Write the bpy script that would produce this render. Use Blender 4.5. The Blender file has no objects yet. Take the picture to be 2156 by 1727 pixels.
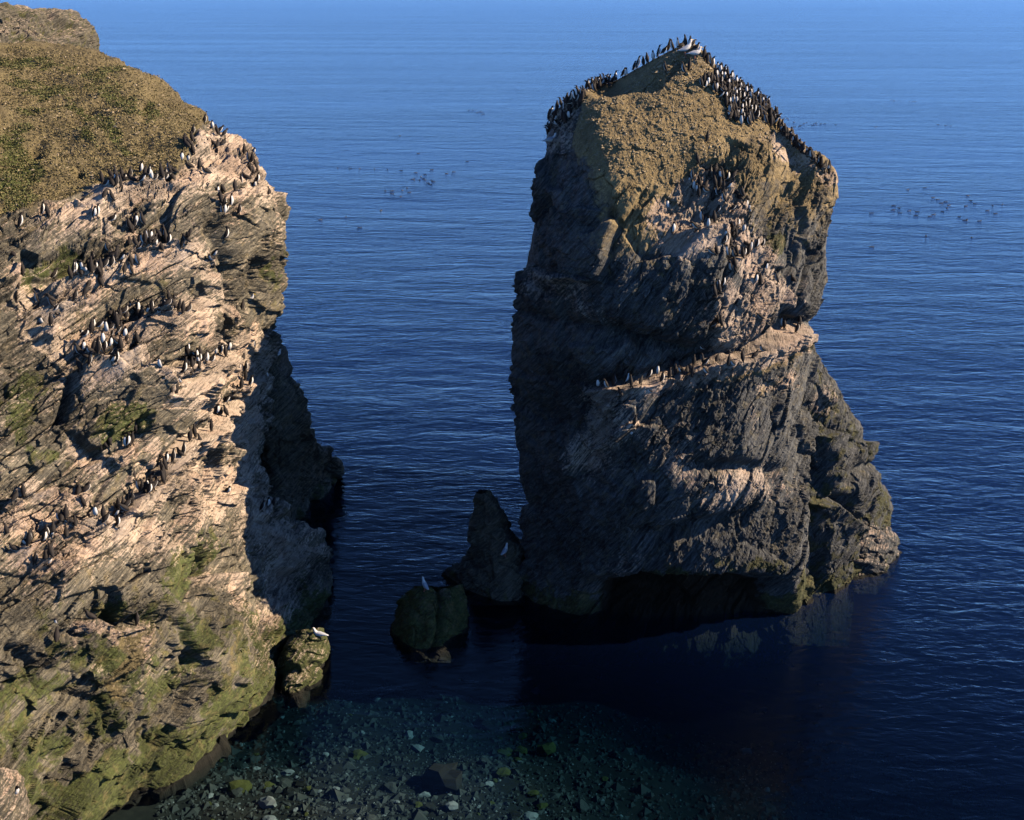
import bpy, math, random
import numpy as np
from mathutils import Vector, Matrix
from mathutils.bvhtree import BVHTree

# ------------------------------------------------------------------ camera, sky, sun, exposure
scene = bpy.context.scene
col = scene.collection
random.seed(7)
rng = np.random.default_rng(7)

CAM_H = 22.0                      # metres above the sea
IW, IH, FPX = 2156.0, 1727.0, 2695.0   # picture units used for surveying: width, height, focal length
PITCH = math.atan(875.5 / FPX)
cam_data = bpy.data.cameras.new('camera')
cam_data.sensor_width = 36.0
cam_data.sensor_fit = 'HORIZONTAL'
cam_data.lens = FPX / IW * 36.0
cam_data.clip_start = 0.5
cam_data.clip_end = 20000
cam = bpy.data.objects.new('camera', cam_data)
cam.location = (0, 0, CAM_H)
cam.rotation_euler = (math.pi / 2 - PITCH, 0, 0)
col.objects.link(cam)
scene.camera = cam

SUN_DIR = Vector((1.0, 0.04, 0.66)).normalized()       # towards the sun: low, from the right
SUN_EL = math.asin(SUN_DIR.z)
SUN_AZ = math.atan2(SUN_DIR.x, SUN_DIR.y)
world = bpy.data.worlds.new('World')
scene.world = world
world.cycles.sampling_method = 'MANUAL'
world.cycles.sample_map_resolution = 256
world.use_nodes = True
wn = world.node_tree
wn.nodes.clear()
sky = wn.nodes.new('ShaderNodeTexSky')
sky.sky_type = 'NISHITA'
sky.sun_disc = False
sky.sun_elevation = SUN_EL
sky.sun_rotation = SUN_AZ
sky.air_density = 0.38
sky.dust_density = 0.0
sky.ozone_density = 9.0
bg = wn.nodes.new('ShaderNodeBackground')
bg.inputs['Strength'].default_value = 0.115
wo = wn.nodes.new('ShaderNodeOutputWorld')
wn.links.new(sky.outputs[0], bg.inputs[0])
wn.links.new(bg.outputs[0], wo.inputs[0])

sun_data = bpy.data.lights.new('sun', 'SUN')
sun_data.energy = 5.0
sun_data.angle = math.radians(0.5)
sun_data.color = (1.0, 0.80, 0.58)
sun = bpy.data.objects.new('sun', sun_data)
sun.rotation_euler = SUN_DIR.to_track_quat('Z', 'Y').to_euler()
sun.location = SUN_DIR * 200
col.objects.link(sun)

scene.view_settings.view_transform = 'Standard'
scene.view_settings.look = 'None'
scene.view_settings.exposure = 0.97
scene.view_settings.gamma = 1.0
scene.cycles.max_bounces = 6
scene.cycles.transparent_max_bounces = 8
scene.cycles.use_denoising = True
scene.cycles.denoising_input_passes = 'RGB_ALBEDO_NORMAL'
scene.cycles.denoising_prefilter = 'ACCURATE'
scene.cycles.diffuse_bounces = 0
scene.cycles.sample_clamp_indirect = 1.5
scene.cycles.sample_clamp_direct = 6.0
scene.cycles.caustics_reflective = False
scene.cycles.caustics_refractive = False

# ------------------------------------------------------------------ survey helpers
CP, SP = math.cos(PITCH), math.sin(PITCH)

def at(u, v, Y):
    """world point seen at picture position (u, v) that stands Y metres ahead"""
    u = np.asarray(u, float); v = np.asarray(v, float); Y = np.asarray(Y, float)
    cx = (u - IW / 2) / FPX
    cy = (IH / 2 - v) / FPX
    d = Y / (CP + cy * SP)
    return np.stack([cx * d, np.broadcast_to(Y, d.shape) + 0 * d, CAM_H + d * (cy * CP - SP)], -1)

def water_y(v, z=0.0):
    """distance ahead of the point of level z seen at picture row v"""
    cy = (IH / 2 - np.asarray(v, float)) / FPX
    d = (CAM_H - z) / (SP - cy * CP)
    return d * (CP + cy * SP)

def ray_dir(u, v):
    cx = (u - IW / 2) / FPX; cy = (IH / 2 - v) / FPX
    return Vector((cx, CP + cy * SP, cy * CP - SP)).normalized()

# ------------------------------------------------------------------ noise (numpy)
def _hash(ix, iy, iz, seed):
    h = (ix.astype(np.uint32) * np.uint32(374761393) + iy.astype(np.uint32) * np.uint32(668265263)
         + iz.astype(np.uint32) * np.uint32(2147483647) + np.uint32((seed * 974711 + 12345) & 0xFFFFFFFF))
    h = (h ^ (h >> np.uint32(13))) * np.uint32(1274126177)
    h = (h ^ (h >> np.uint32(16))) * np.uint32(2246822519)
    return h ^ (h >> np.uint32(15))

def _rnd(h, k):
    h = (h + np.uint32((k * 2654435769) & 0xFFFFFFFF)) * np.uint32(3266489917)
    h = h ^ (h >> np.uint32(15))
    h = h * np.uint32(668265263)
    h = h ^ (h >> np.uint32(13))
    return h.astype(np.float64) / 4294967296.0

def noise(P, seed=0):
    """gradient noise about -0.7..0.7; P is (..., 3)"""
    shp = P.shape[:-1]
    P = P.reshape(-1, 3)
    If = np.floor(P)
    F = (P - If).astype(np.float32)
    I = If.astype(np.int64).astype(np.int32).astype(np.uint32)
    w = F * F * F * (F * (F * 6 - 15) + 10)
    out = np.zeros(len(P), np.float32)
    m = np.uint32(1023); k = np.float32(1 / 511.5)
    for dx in (0, 1):
        wx = w[:, 0] if dx else 1 - w[:, 0]
        for dy in (0, 1):
            wy = wx * (w[:, 1] if dy else 1 - w[:, 1])
            for dz in (0, 1):
                h = _hash(I[:, 0] + np.uint32(dx), I[:, 1] + np.uint32(dy), I[:, 2] + np.uint32(dz), seed)
                g = ((h & m).astype(np.float32) * k - 1) * (F[:, 0] - dx) + (((h >> np.uint32(10)) & m).astype(np.float32) * k - 1) * (F[:, 1] - dy) \
                  + (((h >> np.uint32(20)) & m).astype(np.float32) * k - 1) * (F[:, 2] - dz)
                out += g * wy * (w[:, 2] if dz else 1 - w[:, 2])
    return out.reshape(shp)

def fbm(P, octaves=4, seed=0, gain=0.5):
    a, s, f = 1.0, 0.0, 1.0
    for i in range(octaves):
        s = s + a * noise(P * f + i * 17.3, seed + i)
        a *= gain; f *= 2.03
    return s

def blocks(P, seed=0, tilt=0.5, crack=0.25, jit=0.85):
    """fractured rock: every cell of a Voronoi split gets its own height, its own tilt and a crack round it"""
    shp = P.shape[:-1]
    P = P.reshape(-1, 3)
    I = np.floor(P).astype(np.int64)
    F = (P - I).astype(np.float32)
    I = I.astype(np.int32).astype(np.uint32)
    n = len(P)
    f1 = np.full(n, 1e9, np.float32); f2 = np.full(n, 1e9, np.float32)
    hh = np.zeros(n, np.uint32); cx = np.zeros(n, np.float32); cy = cx.copy(); cz = cx.copy()
    m = np.uint32(1023); j = np.float32(jit / 1023.)
    for dx in (-1, 0, 1):
        for dy in (-1, 0, 1):
            for dz in (-1, 0, 1):
                h = _hash(I[:, 0] + np.uint32(dx & 0xFFFFFFFF), I[:, 1] + np.uint32(dy & 0xFFFFFFFF), I[:, 2] + np.uint32(dz & 0xFFFFFFFF), seed)
                ax = F[:, 0] - ((h & m).astype(np.float32) * j + np.float32(dx + .5 - jit / 2))
                ay = F[:, 1] - (((h >> np.uint32(10)) & m).astype(np.float32) * j + np.float32(dy + .5 - jit / 2))
                az = F[:, 2] - (((h >> np.uint32(20)) & m).astype(np.float32) * j + np.float32(dz + .5 - jit / 2))
                d = ax * ax + ay * ay + az * az
                near = d < f1
                f2 = np.where(near, f1, np.minimum(f2, d))
                f1 = np.where(near, d, f1)
                hh = np.where(near, h, hh); cx = np.where(near, ax, cx); cy = np.where(near, ay, cy); cz = np.where(near, az, cz)
    edge = np.sqrt(f2) - np.sqrt(f1)
    out = (_rnd(hh, 4) - .5) + 2 * tilt * ((_rnd(hh, 5) - .5) * cx + (_rnd(hh, 6) - .5) * cy + (_rnd(hh, 7) - .5) * cz) - crack * np.clip(1 - edge / 0.10, 0, 1)
    return out.reshape(shp)

def soften(a, k=2):
    """round off steps over a few grid points"""
    for _ in range(k):
        p = np.pad(a, 1, mode='edge')
        a = (p[:-2, 1:-1] + p[2:, 1:-1] + p[1:-1, :-2] + p[1:-1, 2:] + 2 * p[1:-1, 1:-1]) / 6
    return a

def sstep(a, b, x):
    t = np.clip((x - a) / (b - a), 0, 1)
    return t * t * (3 - 2 * t)

def strata_frame(dip_deg, strike_deg):
    """axes whose third one is the normal of the rock's bedding"""
    m = Matrix.Rotation(math.radians(strike_deg), 3, 'Z') @ Matrix.Rotation(math.radians(dip_deg), 3, 'Y')
    return np.array(m)

# ------------------------------------------------------------------ sculpting strokes, given where the photograph shows them
def ledge(u, v, pts, out, down, recess=0.0, up=20., edge=5., seed=1, wob=6.):
    ys_ = [p[1] for p in pts]
    lo, hi = min(ys_) - 5 * up - 30, max(ys_) + 5 * down + 30
    r = np.nonzero((v[:, 0] >= lo) & (v[:, 0] <= hi))[0]
    L = np.zeros(np.shape(u)); D = np.full(np.shape(u), 1e4); E = np.zeros(np.shape(u))
    if len(r):
        a, b = r[0], r[-1] + 1
        L[a:b], D[a:b], E[a:b] = _ledge(u[a:b], v[a:b], pts, out, down, recess, up, edge, seed, wob)
    return L, D, E

def _ledge(u, v, pts, out, down, recess=0.0, up=20., edge=5., seed=1, wob=6.):
    """a shelf along a line that runs left to right: rock juts out below the line, steps back above it"""
    xs = np.array([p[0] for p in pts], float); ys = np.array([p[1] for p in pts], float)
    q = np.stack([u / 45., v / 45. + seed * 3.7, u * 0], -1)
    vl = np.interp(u, xs, ys) + 1.6 * wob * fbm(q, 2, seed)
    dv = v - vl
    ends = sstep(xs[0] - 22, xs[0] + 22, u) * (1 - sstep(xs[-1] - 22, xs[-1] + 22, u))
    k = sstep(-edge, edge, dv)
    below = k * out * np.exp(-np.clip(dv, 0, None) / down)
    above = -(1 - k) * recess * np.exp(np.clip(dv, None, 0) / up)
    return (below + above) * ends, dv, ends

def wall_step(u, v, pts, out, left, edge=4., seed=1, wob=5.):
    ys_ = [p[1] for p in pts]
    return near_rows(lambda a, b: _wall_step(a, b, pts, out, left, edge, seed, wob), u, v, min(ys_) - 20, max(ys_) + 20)

def _wall_step(u, v, pts, out, left, edge=4., seed=1, wob=5.):
    """an upright edge along a line that runs top to bottom: rock left of it stands proud, fading out over `left`"""
    ys = np.array([p[1] for p in pts], float); xs = np.array([p[0] for p in pts], float)
    q = np.stack([v / 60., u / 60. + seed * 5.1, v * 0], -1)
    ul = np.interp(v, ys, xs) + 1.5 * wob * fbm(q, 2, seed)
    du = u - ul
    ends = sstep(ys[0] - 18, ys[0] + 18, v) * (1 - sstep(ys[-1] - 18, ys[-1] + 18, v))
    k = 1 - sstep(-edge, edge, du)
    return k * out * np.exp(-np.clip(-du, 0, None) / left) * ends

def near_rows(fn, u, v, lo, hi):
    """work a stroke out only on the grid rows it can reach"""
    out = np.zeros(np.shape(u))
    r = np.nonzero((v[:, 0] >= lo) & (v[:, 0] <= hi))[0]
    if len(r):
        a, b = r[0], r[-1] + 1
        out[a:b] = fn(u[a:b], v[a:b])
    return out

def gully(u, v, pts, depth, wid):
    """a crack along any line"""
    ys_ = [p[1] for p in pts]
    return near_rows(lambda a, b: -depth * np.exp(-(seg_dist(a, b, pts) / wid) ** 2), u, v, min(ys_) - 3 * wid, max(ys_) + 3 * wid)

def seg_dist(u, v, pts):
    best = np.full(np.shape(u), 1e9)
    for (x0, y0), (x1, y1) in zip(pts[:-1], pts[1:]):
        L = (x1 - x0) ** 2 + (y1 - y0) ** 2
        t = np.clip(((u - x0) * (x1 - x0) + (v - y0) * (y1 - y0)) / L, 0, 1)
        best = np.minimum(best, np.hypot(u - x0 - t * (x1 - x0), v - y0 - t * (y1 - y0)))
    return best

def blob(u, v, cx, cy, rx, ry, ang=0.):
    k = 3 * max(rx, ry)
    return near_rows(lambda a, b: _blob(a, b, cx, cy, rx, ry, ang), u, v, cy - k, cy + k)

def _blob(u, v, cx, cy, rx, ry, ang=0.):
    c, s = math.cos(math.radians(ang)), math.sin(math.radians(ang))
    x = (u - cx) * c + (v - cy) * s; y = -(u - cx) * s + (v - cy) * c
    return np.exp(-((x / rx) ** 2 + (y / ry) ** 2))

def stroke(u, v, pts, wid):
    ys_ = [p[1] for p in pts]
    return near_rows(lambda a, b: np.exp(-(seg_dist(a, b, pts) / wid) ** 2), u, v, min(ys_) - 3 * wid, max(ys_) + 3 * wid)

def inside(u, v, poly, soft=12.):
    """1 inside a polygon, 0 outside, soft border"""
    c = np.zeros(np.shape(u), bool)
    n = len(poly)
    for i in range(n):
        (x0, y0), (x1, y1) = poly[i], poly[(i + 1) % n]
        if y0 != y1:
            c ^= ((y0 > v) != (y1 > v)) & (u < (x1 - x0) * (v - y0) / (y1 - y0) + x0)
    d = seg_dist(u, v, list(poly) + [poly[0]])
    return np.where(c, .5 + .5 * np.clip(d / soft, 0, 1), .5 - .5 * np.clip(d / soft, 0, 1))

# ------------------------------------------------------------------ surfaces
class Depth:
    """smooth surface through surveyed points (u, v, distance)"""
    def __init__(self, pts, smooth=0.02):
        p = np.array(pts, float)
        self.c = p[:, :2] / 500.; n = len(p)
        A = np.zeros((n + 3, n + 3))
        A[:n, :n] = self.k(self.c, self.c) + smooth * np.eye(n)
        A[:n, n] = 1; A[:n, n + 1:] = self.c
        A[n:, :n] = A[:n, n:].T
        b = np.zeros(n + 3); b[:n] = p[:, 2]
        self.w = np.linalg.solve(A, b)
    def k(self, a, b):
        r2 = ((a[:, None, :] - b[None, :, :]) ** 2).sum(-1)
        return np.where(r2 > 1e-12, .5 * r2 * np.log(np.maximum(r2, 1e-12)), 0)
    def __call__(self, u, v):
        q = np.stack([np.ravel(u), np.ravel(v)], -1) / 500.
        out = np.empty(len(q)); n = len(self.c)
        for i in range(0, len(q), 40000):
            s = q[i:i + 40000]
            out[i:i + 40000] = self.k(s, self.c) @ self.w[:n] + self.w[n] + s @ self.w[n + 1:]
        return out.reshape(np.shape(u))

def grid_normals(P):
    du = np.gradient(P, axis=1); dv = np.gradient(P, axis=0)
    n = np.cross(du, dv)
    return n / np.maximum(np.linalg.norm(n, axis=-1, keepdims=True), 1e-9)

def grid_mesh(name, P, closed, mats, masks=None, flip=False, smooth=False):
    R, C = P.shape[:2]
    me = bpy.data.meshes.new(name)
    idx = np.arange(R * C).reshape(R, C)
    if closed:
        idx = np.concatenate([idx, idx[:, :1]], 1)
    f = np.stack([idx[:-1, :-1], idx[1:, :-1], idx[1:, 1:], idx[:-1, 1:]], -1).reshape(-1, 4)
    if flip:
        f = f[:, ::-1]
    me.vertices.add(R * C)
    me.vertices.foreach_set('co', P.reshape(-1).astype(np.float32))
    me.loops.add(f.size)
    me.loops.foreach_set('vertex_index', f.reshape(-1).astype(np.int32))
    me.polygons.add(len(f))
    me.polygons.foreach_set('loop_start', np.arange(0, f.size, 4, dtype=np.int32))
    me.polygons.foreach_set('use_smooth', np.full(len(f), smooth, dtype=bool))
    for k, a in (masks or {}).items():
        at_ = me.attributes.new(k, 'FLOAT_COLOR', 'POINT')
        at_.data.foreach_set('color', np.ascontiguousarray(a.reshape(-1, 4), dtype=np.float32).reshape(-1))
    for m in mats:
        me.materials.append(m)
    me.update(calc_edges=True)
    return me

def link(name, me, parent=None):
    o = bpy.data.objects.new(name, me)
    col.objects.link(o)
    if parent is not None:
        o.parent = parent
    return o

def tag(o, label=None, cat=None, group=None, kind=None):
    if label: o['label'] = label
    if cat: o['category'] = cat
    if group: o['group'] = group
    if kind: o['kind'] = kind
    return o

def empty(name, loc):
    o = bpy.data.objects.new(name, None)
    o.location = loc
    o.empty_display_size = 0.3
    col.objects.link(o)
    return o

def mesh_py(name, verts, faces, mats=(), smooth=False, fm=None):
    me = bpy.data.meshes.new(name)
    me.from_pydata([tuple(v) for v in verts], [], faces)
    for m in mats:
        me.materials.append(m)
    if fm is not None:
        me.polygons.foreach_set('material_index', np.array(fm, dtype=np.int32))
    if smooth:
        me.polygons.foreach_set('use_smooth', np.ones(len(me.polygons), dtype=bool))
    me.update()
    return me

# ------------------------------------------------------------------ materials
def new_mat(name):
    m = bpy.data.materials.new(name)
    m.use_nodes = True
    m.node_tree.nodes.clear()
    return m, m.node_tree

class NT:
    """small helper to write node trees"""
    def __init__(self, nt): self.nt = nt
    def n(self, t, **kw):
        nd = self.nt.nodes.new(t)
        for k, v in kw.items(): setattr(nd, k, v)
        return nd
    def l(self, a, b): self.nt.links.new(a, b)
    def noise(self, vec, scale, detail=4, rough=.6, dist=0.):
        nd = self.n('ShaderNodeTexNoise')
        nd.inputs['Scale'].default_value = scale; nd.inputs['Detail'].default_value = detail
        nd.inputs['Roughness'].default_value = rough; nd.inputs['Distortion'].default_value = dist
        if vec is not None: self.l(vec, nd.inputs['Vector'])
        return nd.outputs['Fac']
    def math(self, op, a, b=None, c=None, clamp=False):
        nd = self.n('ShaderNodeMath', operation=op); nd.use_clamp = clamp
        for i, x in enumerate((a, b, c)):
            if x is None: continue
            if isinstance(x, (int, float)): nd.inputs[i].default_value = x
            else: self.l(x, nd.inputs[i])
        return nd.outputs[0]
    def step(self, x, lo, hi):
        nd = self.n('ShaderNodeMapRange', interpolation_type='SMOOTHSTEP')
        self.l(x, nd.inputs[0]); nd.inputs[1].default_value = lo; nd.inputs[2].default_value = hi
        return nd.outputs[0]
    def mix(self, f, a, b):
        nd = self.n('ShaderNodeMix', data_type='RGBA')
        if isinstance(f, (int, float)): nd.inputs[0].default_value = f
        else: self.l(f, nd.inputs[0])
        for i, x in ((6, a), (7, b)):
            if isinstance(x, tuple): nd.inputs[i].default_value = (*x, 1)
            else: self.l(x, nd.inputs[i])
        return nd.outputs[2]
    def mapping(self, vec, rot=(0, 0, 0), scale=(1, 1, 1)):
        a = self.n('ShaderNodeMapping'); a.inputs['Rotation'].default_value = rot
        self.l(vec, a.inputs['Vector'])
        nd = self.n('ShaderNodeMapping'); nd.inputs['Scale'].default_value = scale
        self.l(a.outputs[0], nd.inputs['Vector'])
        return nd.outputs[0]

def rock_material(name, dark, mid, ochre, guano, green, soil, strata_rot, rough=.85, grass=(.105, .122, .032)):
    m, nt = new_mat(name)
    N = NT(nt)
    tc = N.n('ShaderNodeTexCoord').outputs['Object']
    at1 = N.n('ShaderNodeAttribute', attribute_name='mask').outputs['Color']
    sep = N.n('ShaderNodeSeparateColor'); N.l(at1, sep.inputs[0])
    at2 = N.n('ShaderNodeAttribute', attribute_name='mask2').outputs['Color']
    sep2 = N.n('ShaderNodeSeparateColor'); N.l(at2, sep2.inputs[0])
    st = N.mapping(tc, strata_rot, (.7, .7, 9.0))
    n_big = N.noise(tc, .55, 3, .6, .4)
    n_mid = N.noise(tc, 2.6, 4, .65, .3)
    n_fine = N.noise(tc, 11, 4, .75)
    n_str = N.noise(st, 1.7, 5, .72, .25)
    n_speck = N.noise(tc, 30, 2, .6)
    base = N.mix(N.step(n_str, .34, .66), dark, mid)
    base = N.mix(N.math('MULTIPLY', N.step(n_mid, .5, .72), .5), base, ochre)
    base = N.mix(N.math('MULTIPLY', N.step(n_fine, .56, .72), .55), base, tuple(min(1, c * 1.9) for c in mid))
    base = N.mix(N.math('MULTIPLY', N.step(n_speck, .54, .68), .7), base, tuple(c * .45 for c in dark))
    n_crk = N.noise(st, .75, 6, .62, .9)
    crk = N.math('MULTIPLY', N.step(N.math('ABSOLUTE', N.math('SUBTRACT', n_crk, .5)), .022, .004), .8)
    def masked(ch, k, lo=.42, hi=.60, nz=None):
        x = N.math('ADD', ch, N.math('MULTIPLY', N.math('SUBTRACT', nz, .5), k))
        return N.step(x, lo, hi)
    # lichen and algae
    gcol = N.mix(N.step(n_fine, .35, .7), tuple(c * .45 for c in green), green)
    gcol = N.mix(N.math('MULTIPLY', N.step(n_mid, .5, .75), .5), gcol, ochre)
    c = N.mix(N.math('MULTIPLY', masked(sep.outputs[1], 1.1, nz=n_mid), .85), base, gcol)
    # earth and scree
    scol = N.mix(N.step(n_fine, .3, .68), tuple(x * .55 for x in soil), soil)
    scol = N.mix(N.math('MULTIPLY', N.step(n_speck, .55, .70), .8), scol, tuple(min(1, x * 1.8) for x in soil))
    scol = N.mix(N.math('MULTIPLY', N.step(n_big, .45, .7), .45), scol, tuple(x * .6 for x in soil))
    scol = N.mix(N.math('MULTIPLY', N.step(n_mid, .52, .38), .6), scol, tuple(x * .45 for x in soil))
    c = N.mix(masked(sep.outputs[2], 1.0, .28, .78, nz=n_mid), c, scol)
    # turf
    tcol = N.mix(N.step(n_fine, .35, .65), tuple(x * .5 for x in grass), grass)
    tcol = N.mix(N.step(n_speck, .5, .7), tcol, tuple(x * 1.5 for x in grass))
    c = N.mix(masked(sep2.outputs[0], 1.2, nz=n_fine), c, tcol)
    # droppings
    wcol = N.mix(N.step(n_mid, .35, .7), tuple(x * .72 for x in guano), guano)
    wcol = N.mix(N.math('MULTIPLY', N.step(n_big, .45, .62), .6), wcol, (guano[0] * .95, guano[1] * .82, guano[2] * .76))
    wcol = N.mix(N.math('MULTIPLY', N.step(n_speck, .56, .68), .7), wcol, (.72, .63, .53))
    wcol = N.mix(N.math('MULTIPLY', N.step(n_str, .50, .36), .55), wcol, tuple(x * .9 for x in mid))
    gn = N.math('ADD', N.math('MULTIPLY', n_fine, .5), N.math('MULTIPLY', n_str, .5))
    c = N.mix(N.math('MULTIPLY', masked(sep.outputs[0], 2.4, .38, .66, nz=gn), .9), c, wcol)
    c = N.mix(N.math('MULTIPLY', crk, N.math('SUBTRACT', 1.0, sep.outputs[2])), c, tuple(x * .3 for x in dark))
    # wet, weed-dark zone; also shade painted into the stack's undercut foot
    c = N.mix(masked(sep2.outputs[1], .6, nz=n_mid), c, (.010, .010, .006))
    bs = N.n('ShaderNodeBsdfPrincipled')
    N.l(c, bs.inputs['Base Color'])
    bs.inputs['Roughness'].default_value = rough
    bs.inputs['Specular IOR Level'].default_value = .3
    bh = N.math('ADD', N.math('MULTIPLY', n_fine, .7), N.math('MULTIPLY', n_speck, .35))
    bh = N.math('ADD', bh, N.math('MULTIPLY', n_str, 1.1))
    bp = N.n('ShaderNodeBump'); N.l(sep2.outputs[2], bp.inputs['Strength']); bp.inputs['Distance'].default_value = .14
    N.l(bh, bp.inputs['Height']); N.l(bp.outputs[0], bs.inputs['Normal'])
    out = N.n('ShaderNodeOutputMaterial'); N.l(bs.outputs[0], out.inputs['Surface'])
    return m

CLIFF_ROT = (math.radians(0), math.radians(38), math.radians(0))
M_CLIFF = rock_material('cliff_rock', (.060, .057, .046), (.215, .190, .135), (.26, .20, .095), (.575, .455, .345), (.082, .108, .020),
                        (.225, .18, .088), CLIFF_ROT)
M_STACK = rock_material('stack_rock', (.033, .037, .041), (.142, .145, .138), (.20, .165, .085), (.54, .43, .335), (.075, .082, .02),
                        (.34, .255, .125), (0, math.radians(52), math.radians(-12)))

def simple_mat(name, colour, rough=.7, var=.25, scale=9., spec=.3):
    m, nt = new_mat(name)
    N = NT(nt)
    tc = N.n('ShaderNodeTexCoord').outputs['Object']
    nz = N.noise(tc, scale, 4, .6)
    c = N.mix(nz, tuple(x * (1 - var) for x in colour), tuple(min(1, x * (1 + var)) for x in colour))
    bs = N.n('ShaderNodeBsdfPrincipled')
    N.l(c, bs.inputs['Base Color']); bs.inputs['Roughness'].default_value = rough
    bs.inputs['Specular IOR Level'].default_value = spec
    out = N.n('ShaderNodeOutputMaterial'); N.l(bs.outputs[0], out.inputs['Surface'])
    return m

# ------------------------------------------------------------------ the sea
def sea_material():
    m, nt = new_mat('sea_water')
    N = NT(nt)
    pos = N.n('ShaderNodeNewGeometry').outputs['Position']
    # long crests across the view, broken at three sizes, and wind lanes
    big = N.noise(N.mapping(pos, (0, 0, .10), (.09, .20, 1)), 1.0, 2, .5, .6)
    med = N.noise(N.mapping(pos, (0, 0, -.05), (.42, 1.0, 1)), 1.0, 3, .5, .8)
    sml = N.noise(N.mapping(pos, (0, 0, .12), (1.5, 3.2, 1)), 1.0, 3, .55, .6)
    lane = N.step(N.noise(N.mapping(pos, (0, 0, .03), (.0035, .03, 1)), 1.0, 4, .6, .4), .30, .70)
    h = N.math('ADD', N.math('MULTIPLY', big, .33), N.math('MULTIPLY', med, .155))
    h = N.math('ADD', h, N.math('MULTIPLY', sml, .075))
    h = N.math('MULTIPLY', h, N.math('ADD', N.math('MULTIPLY', lane, .45), .55))
    sepp = N.n('ShaderNodeSeparateXYZ'); N.l(pos, sepp.inputs[0])
    shelter = N.math('ADD', sepp.outputs[1], N.math('MULTIPLY', sepp.outputs[0], .9))
    h = N.math('MULTIPLY', h, N.math('ADD', N.math('MULTIPLY', N.step(shelter, 24, 66), .82), .18))
    bp = N.n('ShaderNodeBump'); bp.inputs['Strength'].default_value = 1.0; bp.inputs['Distance'].default_value = 1.0
    N.l(h, bp.inputs['Height'])
    lw = N.n('ShaderNodeLayerWeight'); lw.inputs['Blend'].default_value = .5; N.l(bp.outputs[0], lw.inputs['Normal'])
    fres = N.math('ADD', N.math('MULTIPLY', N.math('POWER', lw.outputs['Facing'], 5.0), .98), .02)
    gl = N.n('ShaderNodeBsdfGlossy'); gl.inputs['Roughness'].default_value = .13
    gl.inputs['Color'].default_value = (.66, .71, .76, 1); N.l(bp.outputs[0], gl.inputs['Normal'])
    tr = N.n('ShaderNodeBsdfTransparent')
    df = N.n('ShaderNodeBsdfDiffuse'); df.inputs['Color'].default_value = (.007, .030, .140, 1)
    body = N.n('ShaderNodeMixShader'); N.l(N.math('ADD', N.math('MULTIPLY', N.step(shelter, 34, 75), .28), .01), body.inputs[0])
    N.l(tr.outputs[0], body.inputs[1]); N.l(df.outputs[0], body.inputs[2])
    mx = N.n('ShaderNodeMixShader')
    N.l(fres, mx.inputs[0]); N.l(body.outputs[0], mx.inputs[1]); N.l(gl.outputs[0], mx.inputs[2])
    ab = N.n('ShaderNodeVolumeAbsorption')
    ab.inputs['Color'].default_value = (.42, .66, .76, 1); ab.inputs['Density'].default_value = .95
    out = N.n('ShaderNodeOutputMaterial')
    N.l(mx.outputs[0], out.inputs['Surface']); N.l(ab.outputs[0], out.inputs['Volume'])
    return m

ys = np.concatenate([np.linspace(-60, 80, 15), np.geomspace(84, 12000, 160)])
xs = np.concatenate([-np.geomspace(9000, 60, 60), np.linspace(-55, 55, 23), np.geomspace(60, 9000, 60)])
GX, GY = np.meshgrid(xs, ys)
sea = link('sea', grid_mesh('sea', np.stack([GX, GY, GX * 0], -1), False, [sea_material()], flip=True))
tag(sea, kind='structure')

# the sea floor: a shallow stony cove that drops away seawards
def floor_z(x, y):
    d = np.clip((y - 29) / 12., 0, 3)
    P = np.stack([x * .16, y * .16, x * 0 + 3.], -1)
    w = fbm(P, 2, 93) * (1 - sstep(46, 56, y)) * (1 - sstep(22, 30, np.abs(x)))
    right = np.clip((x + 3.2 - .12 * (y - 30) + 2.5 * w) / 6., 0, 3)
    yy = y + 4 * w
    z = -.45 - .55 * d - 1.05 * right - 1.0 * sstep(33, 40, yy) - 3.0 * sstep(39, 54, yy) - 14 * sstep(50, 90, y)
    P = np.stack([x * .8, y * .8, x * 0], -1)
    return z + .25 * fbm(P, 3, 91) * (1 - sstep(46, 56, y)) * (1 - sstep(22, 30, np.abs(x)))
bx = np.concatenate([-np.geomspace(9000, 40, 10), np.linspace(-30, 30, 140), np.geomspace(40, 9000, 10)])
by = np.concatenate([np.linspace(-60, 20, 6), np.linspace(24, 50, 140), np.geomspace(53, 12000, 20)])
GX, GY = np.meshgrid(bx, by)
M_BED = simple_mat('sea_floor_gravel', (.018, .018, .012), .9, .9, 4.5)
bed = link('seabed', grid_mesh('seabed', np.stack([GX, GY, floor_z(GX, GY)], -1), False, [M_BED], flip=True, smooth=True))
tag(bed, kind='structure')

# ------------------------------------------------------------------ lofted rock
RES = 1.0
SOIL = {}      # points of the earth-covered ground, for scree and plants
ROCKS = []     # meshes that birds may stand on

def poly_at(poly, v):
    p = np.array(poly, float)
    return np.interp(v, p[:, 1], p[:, 0])

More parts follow.
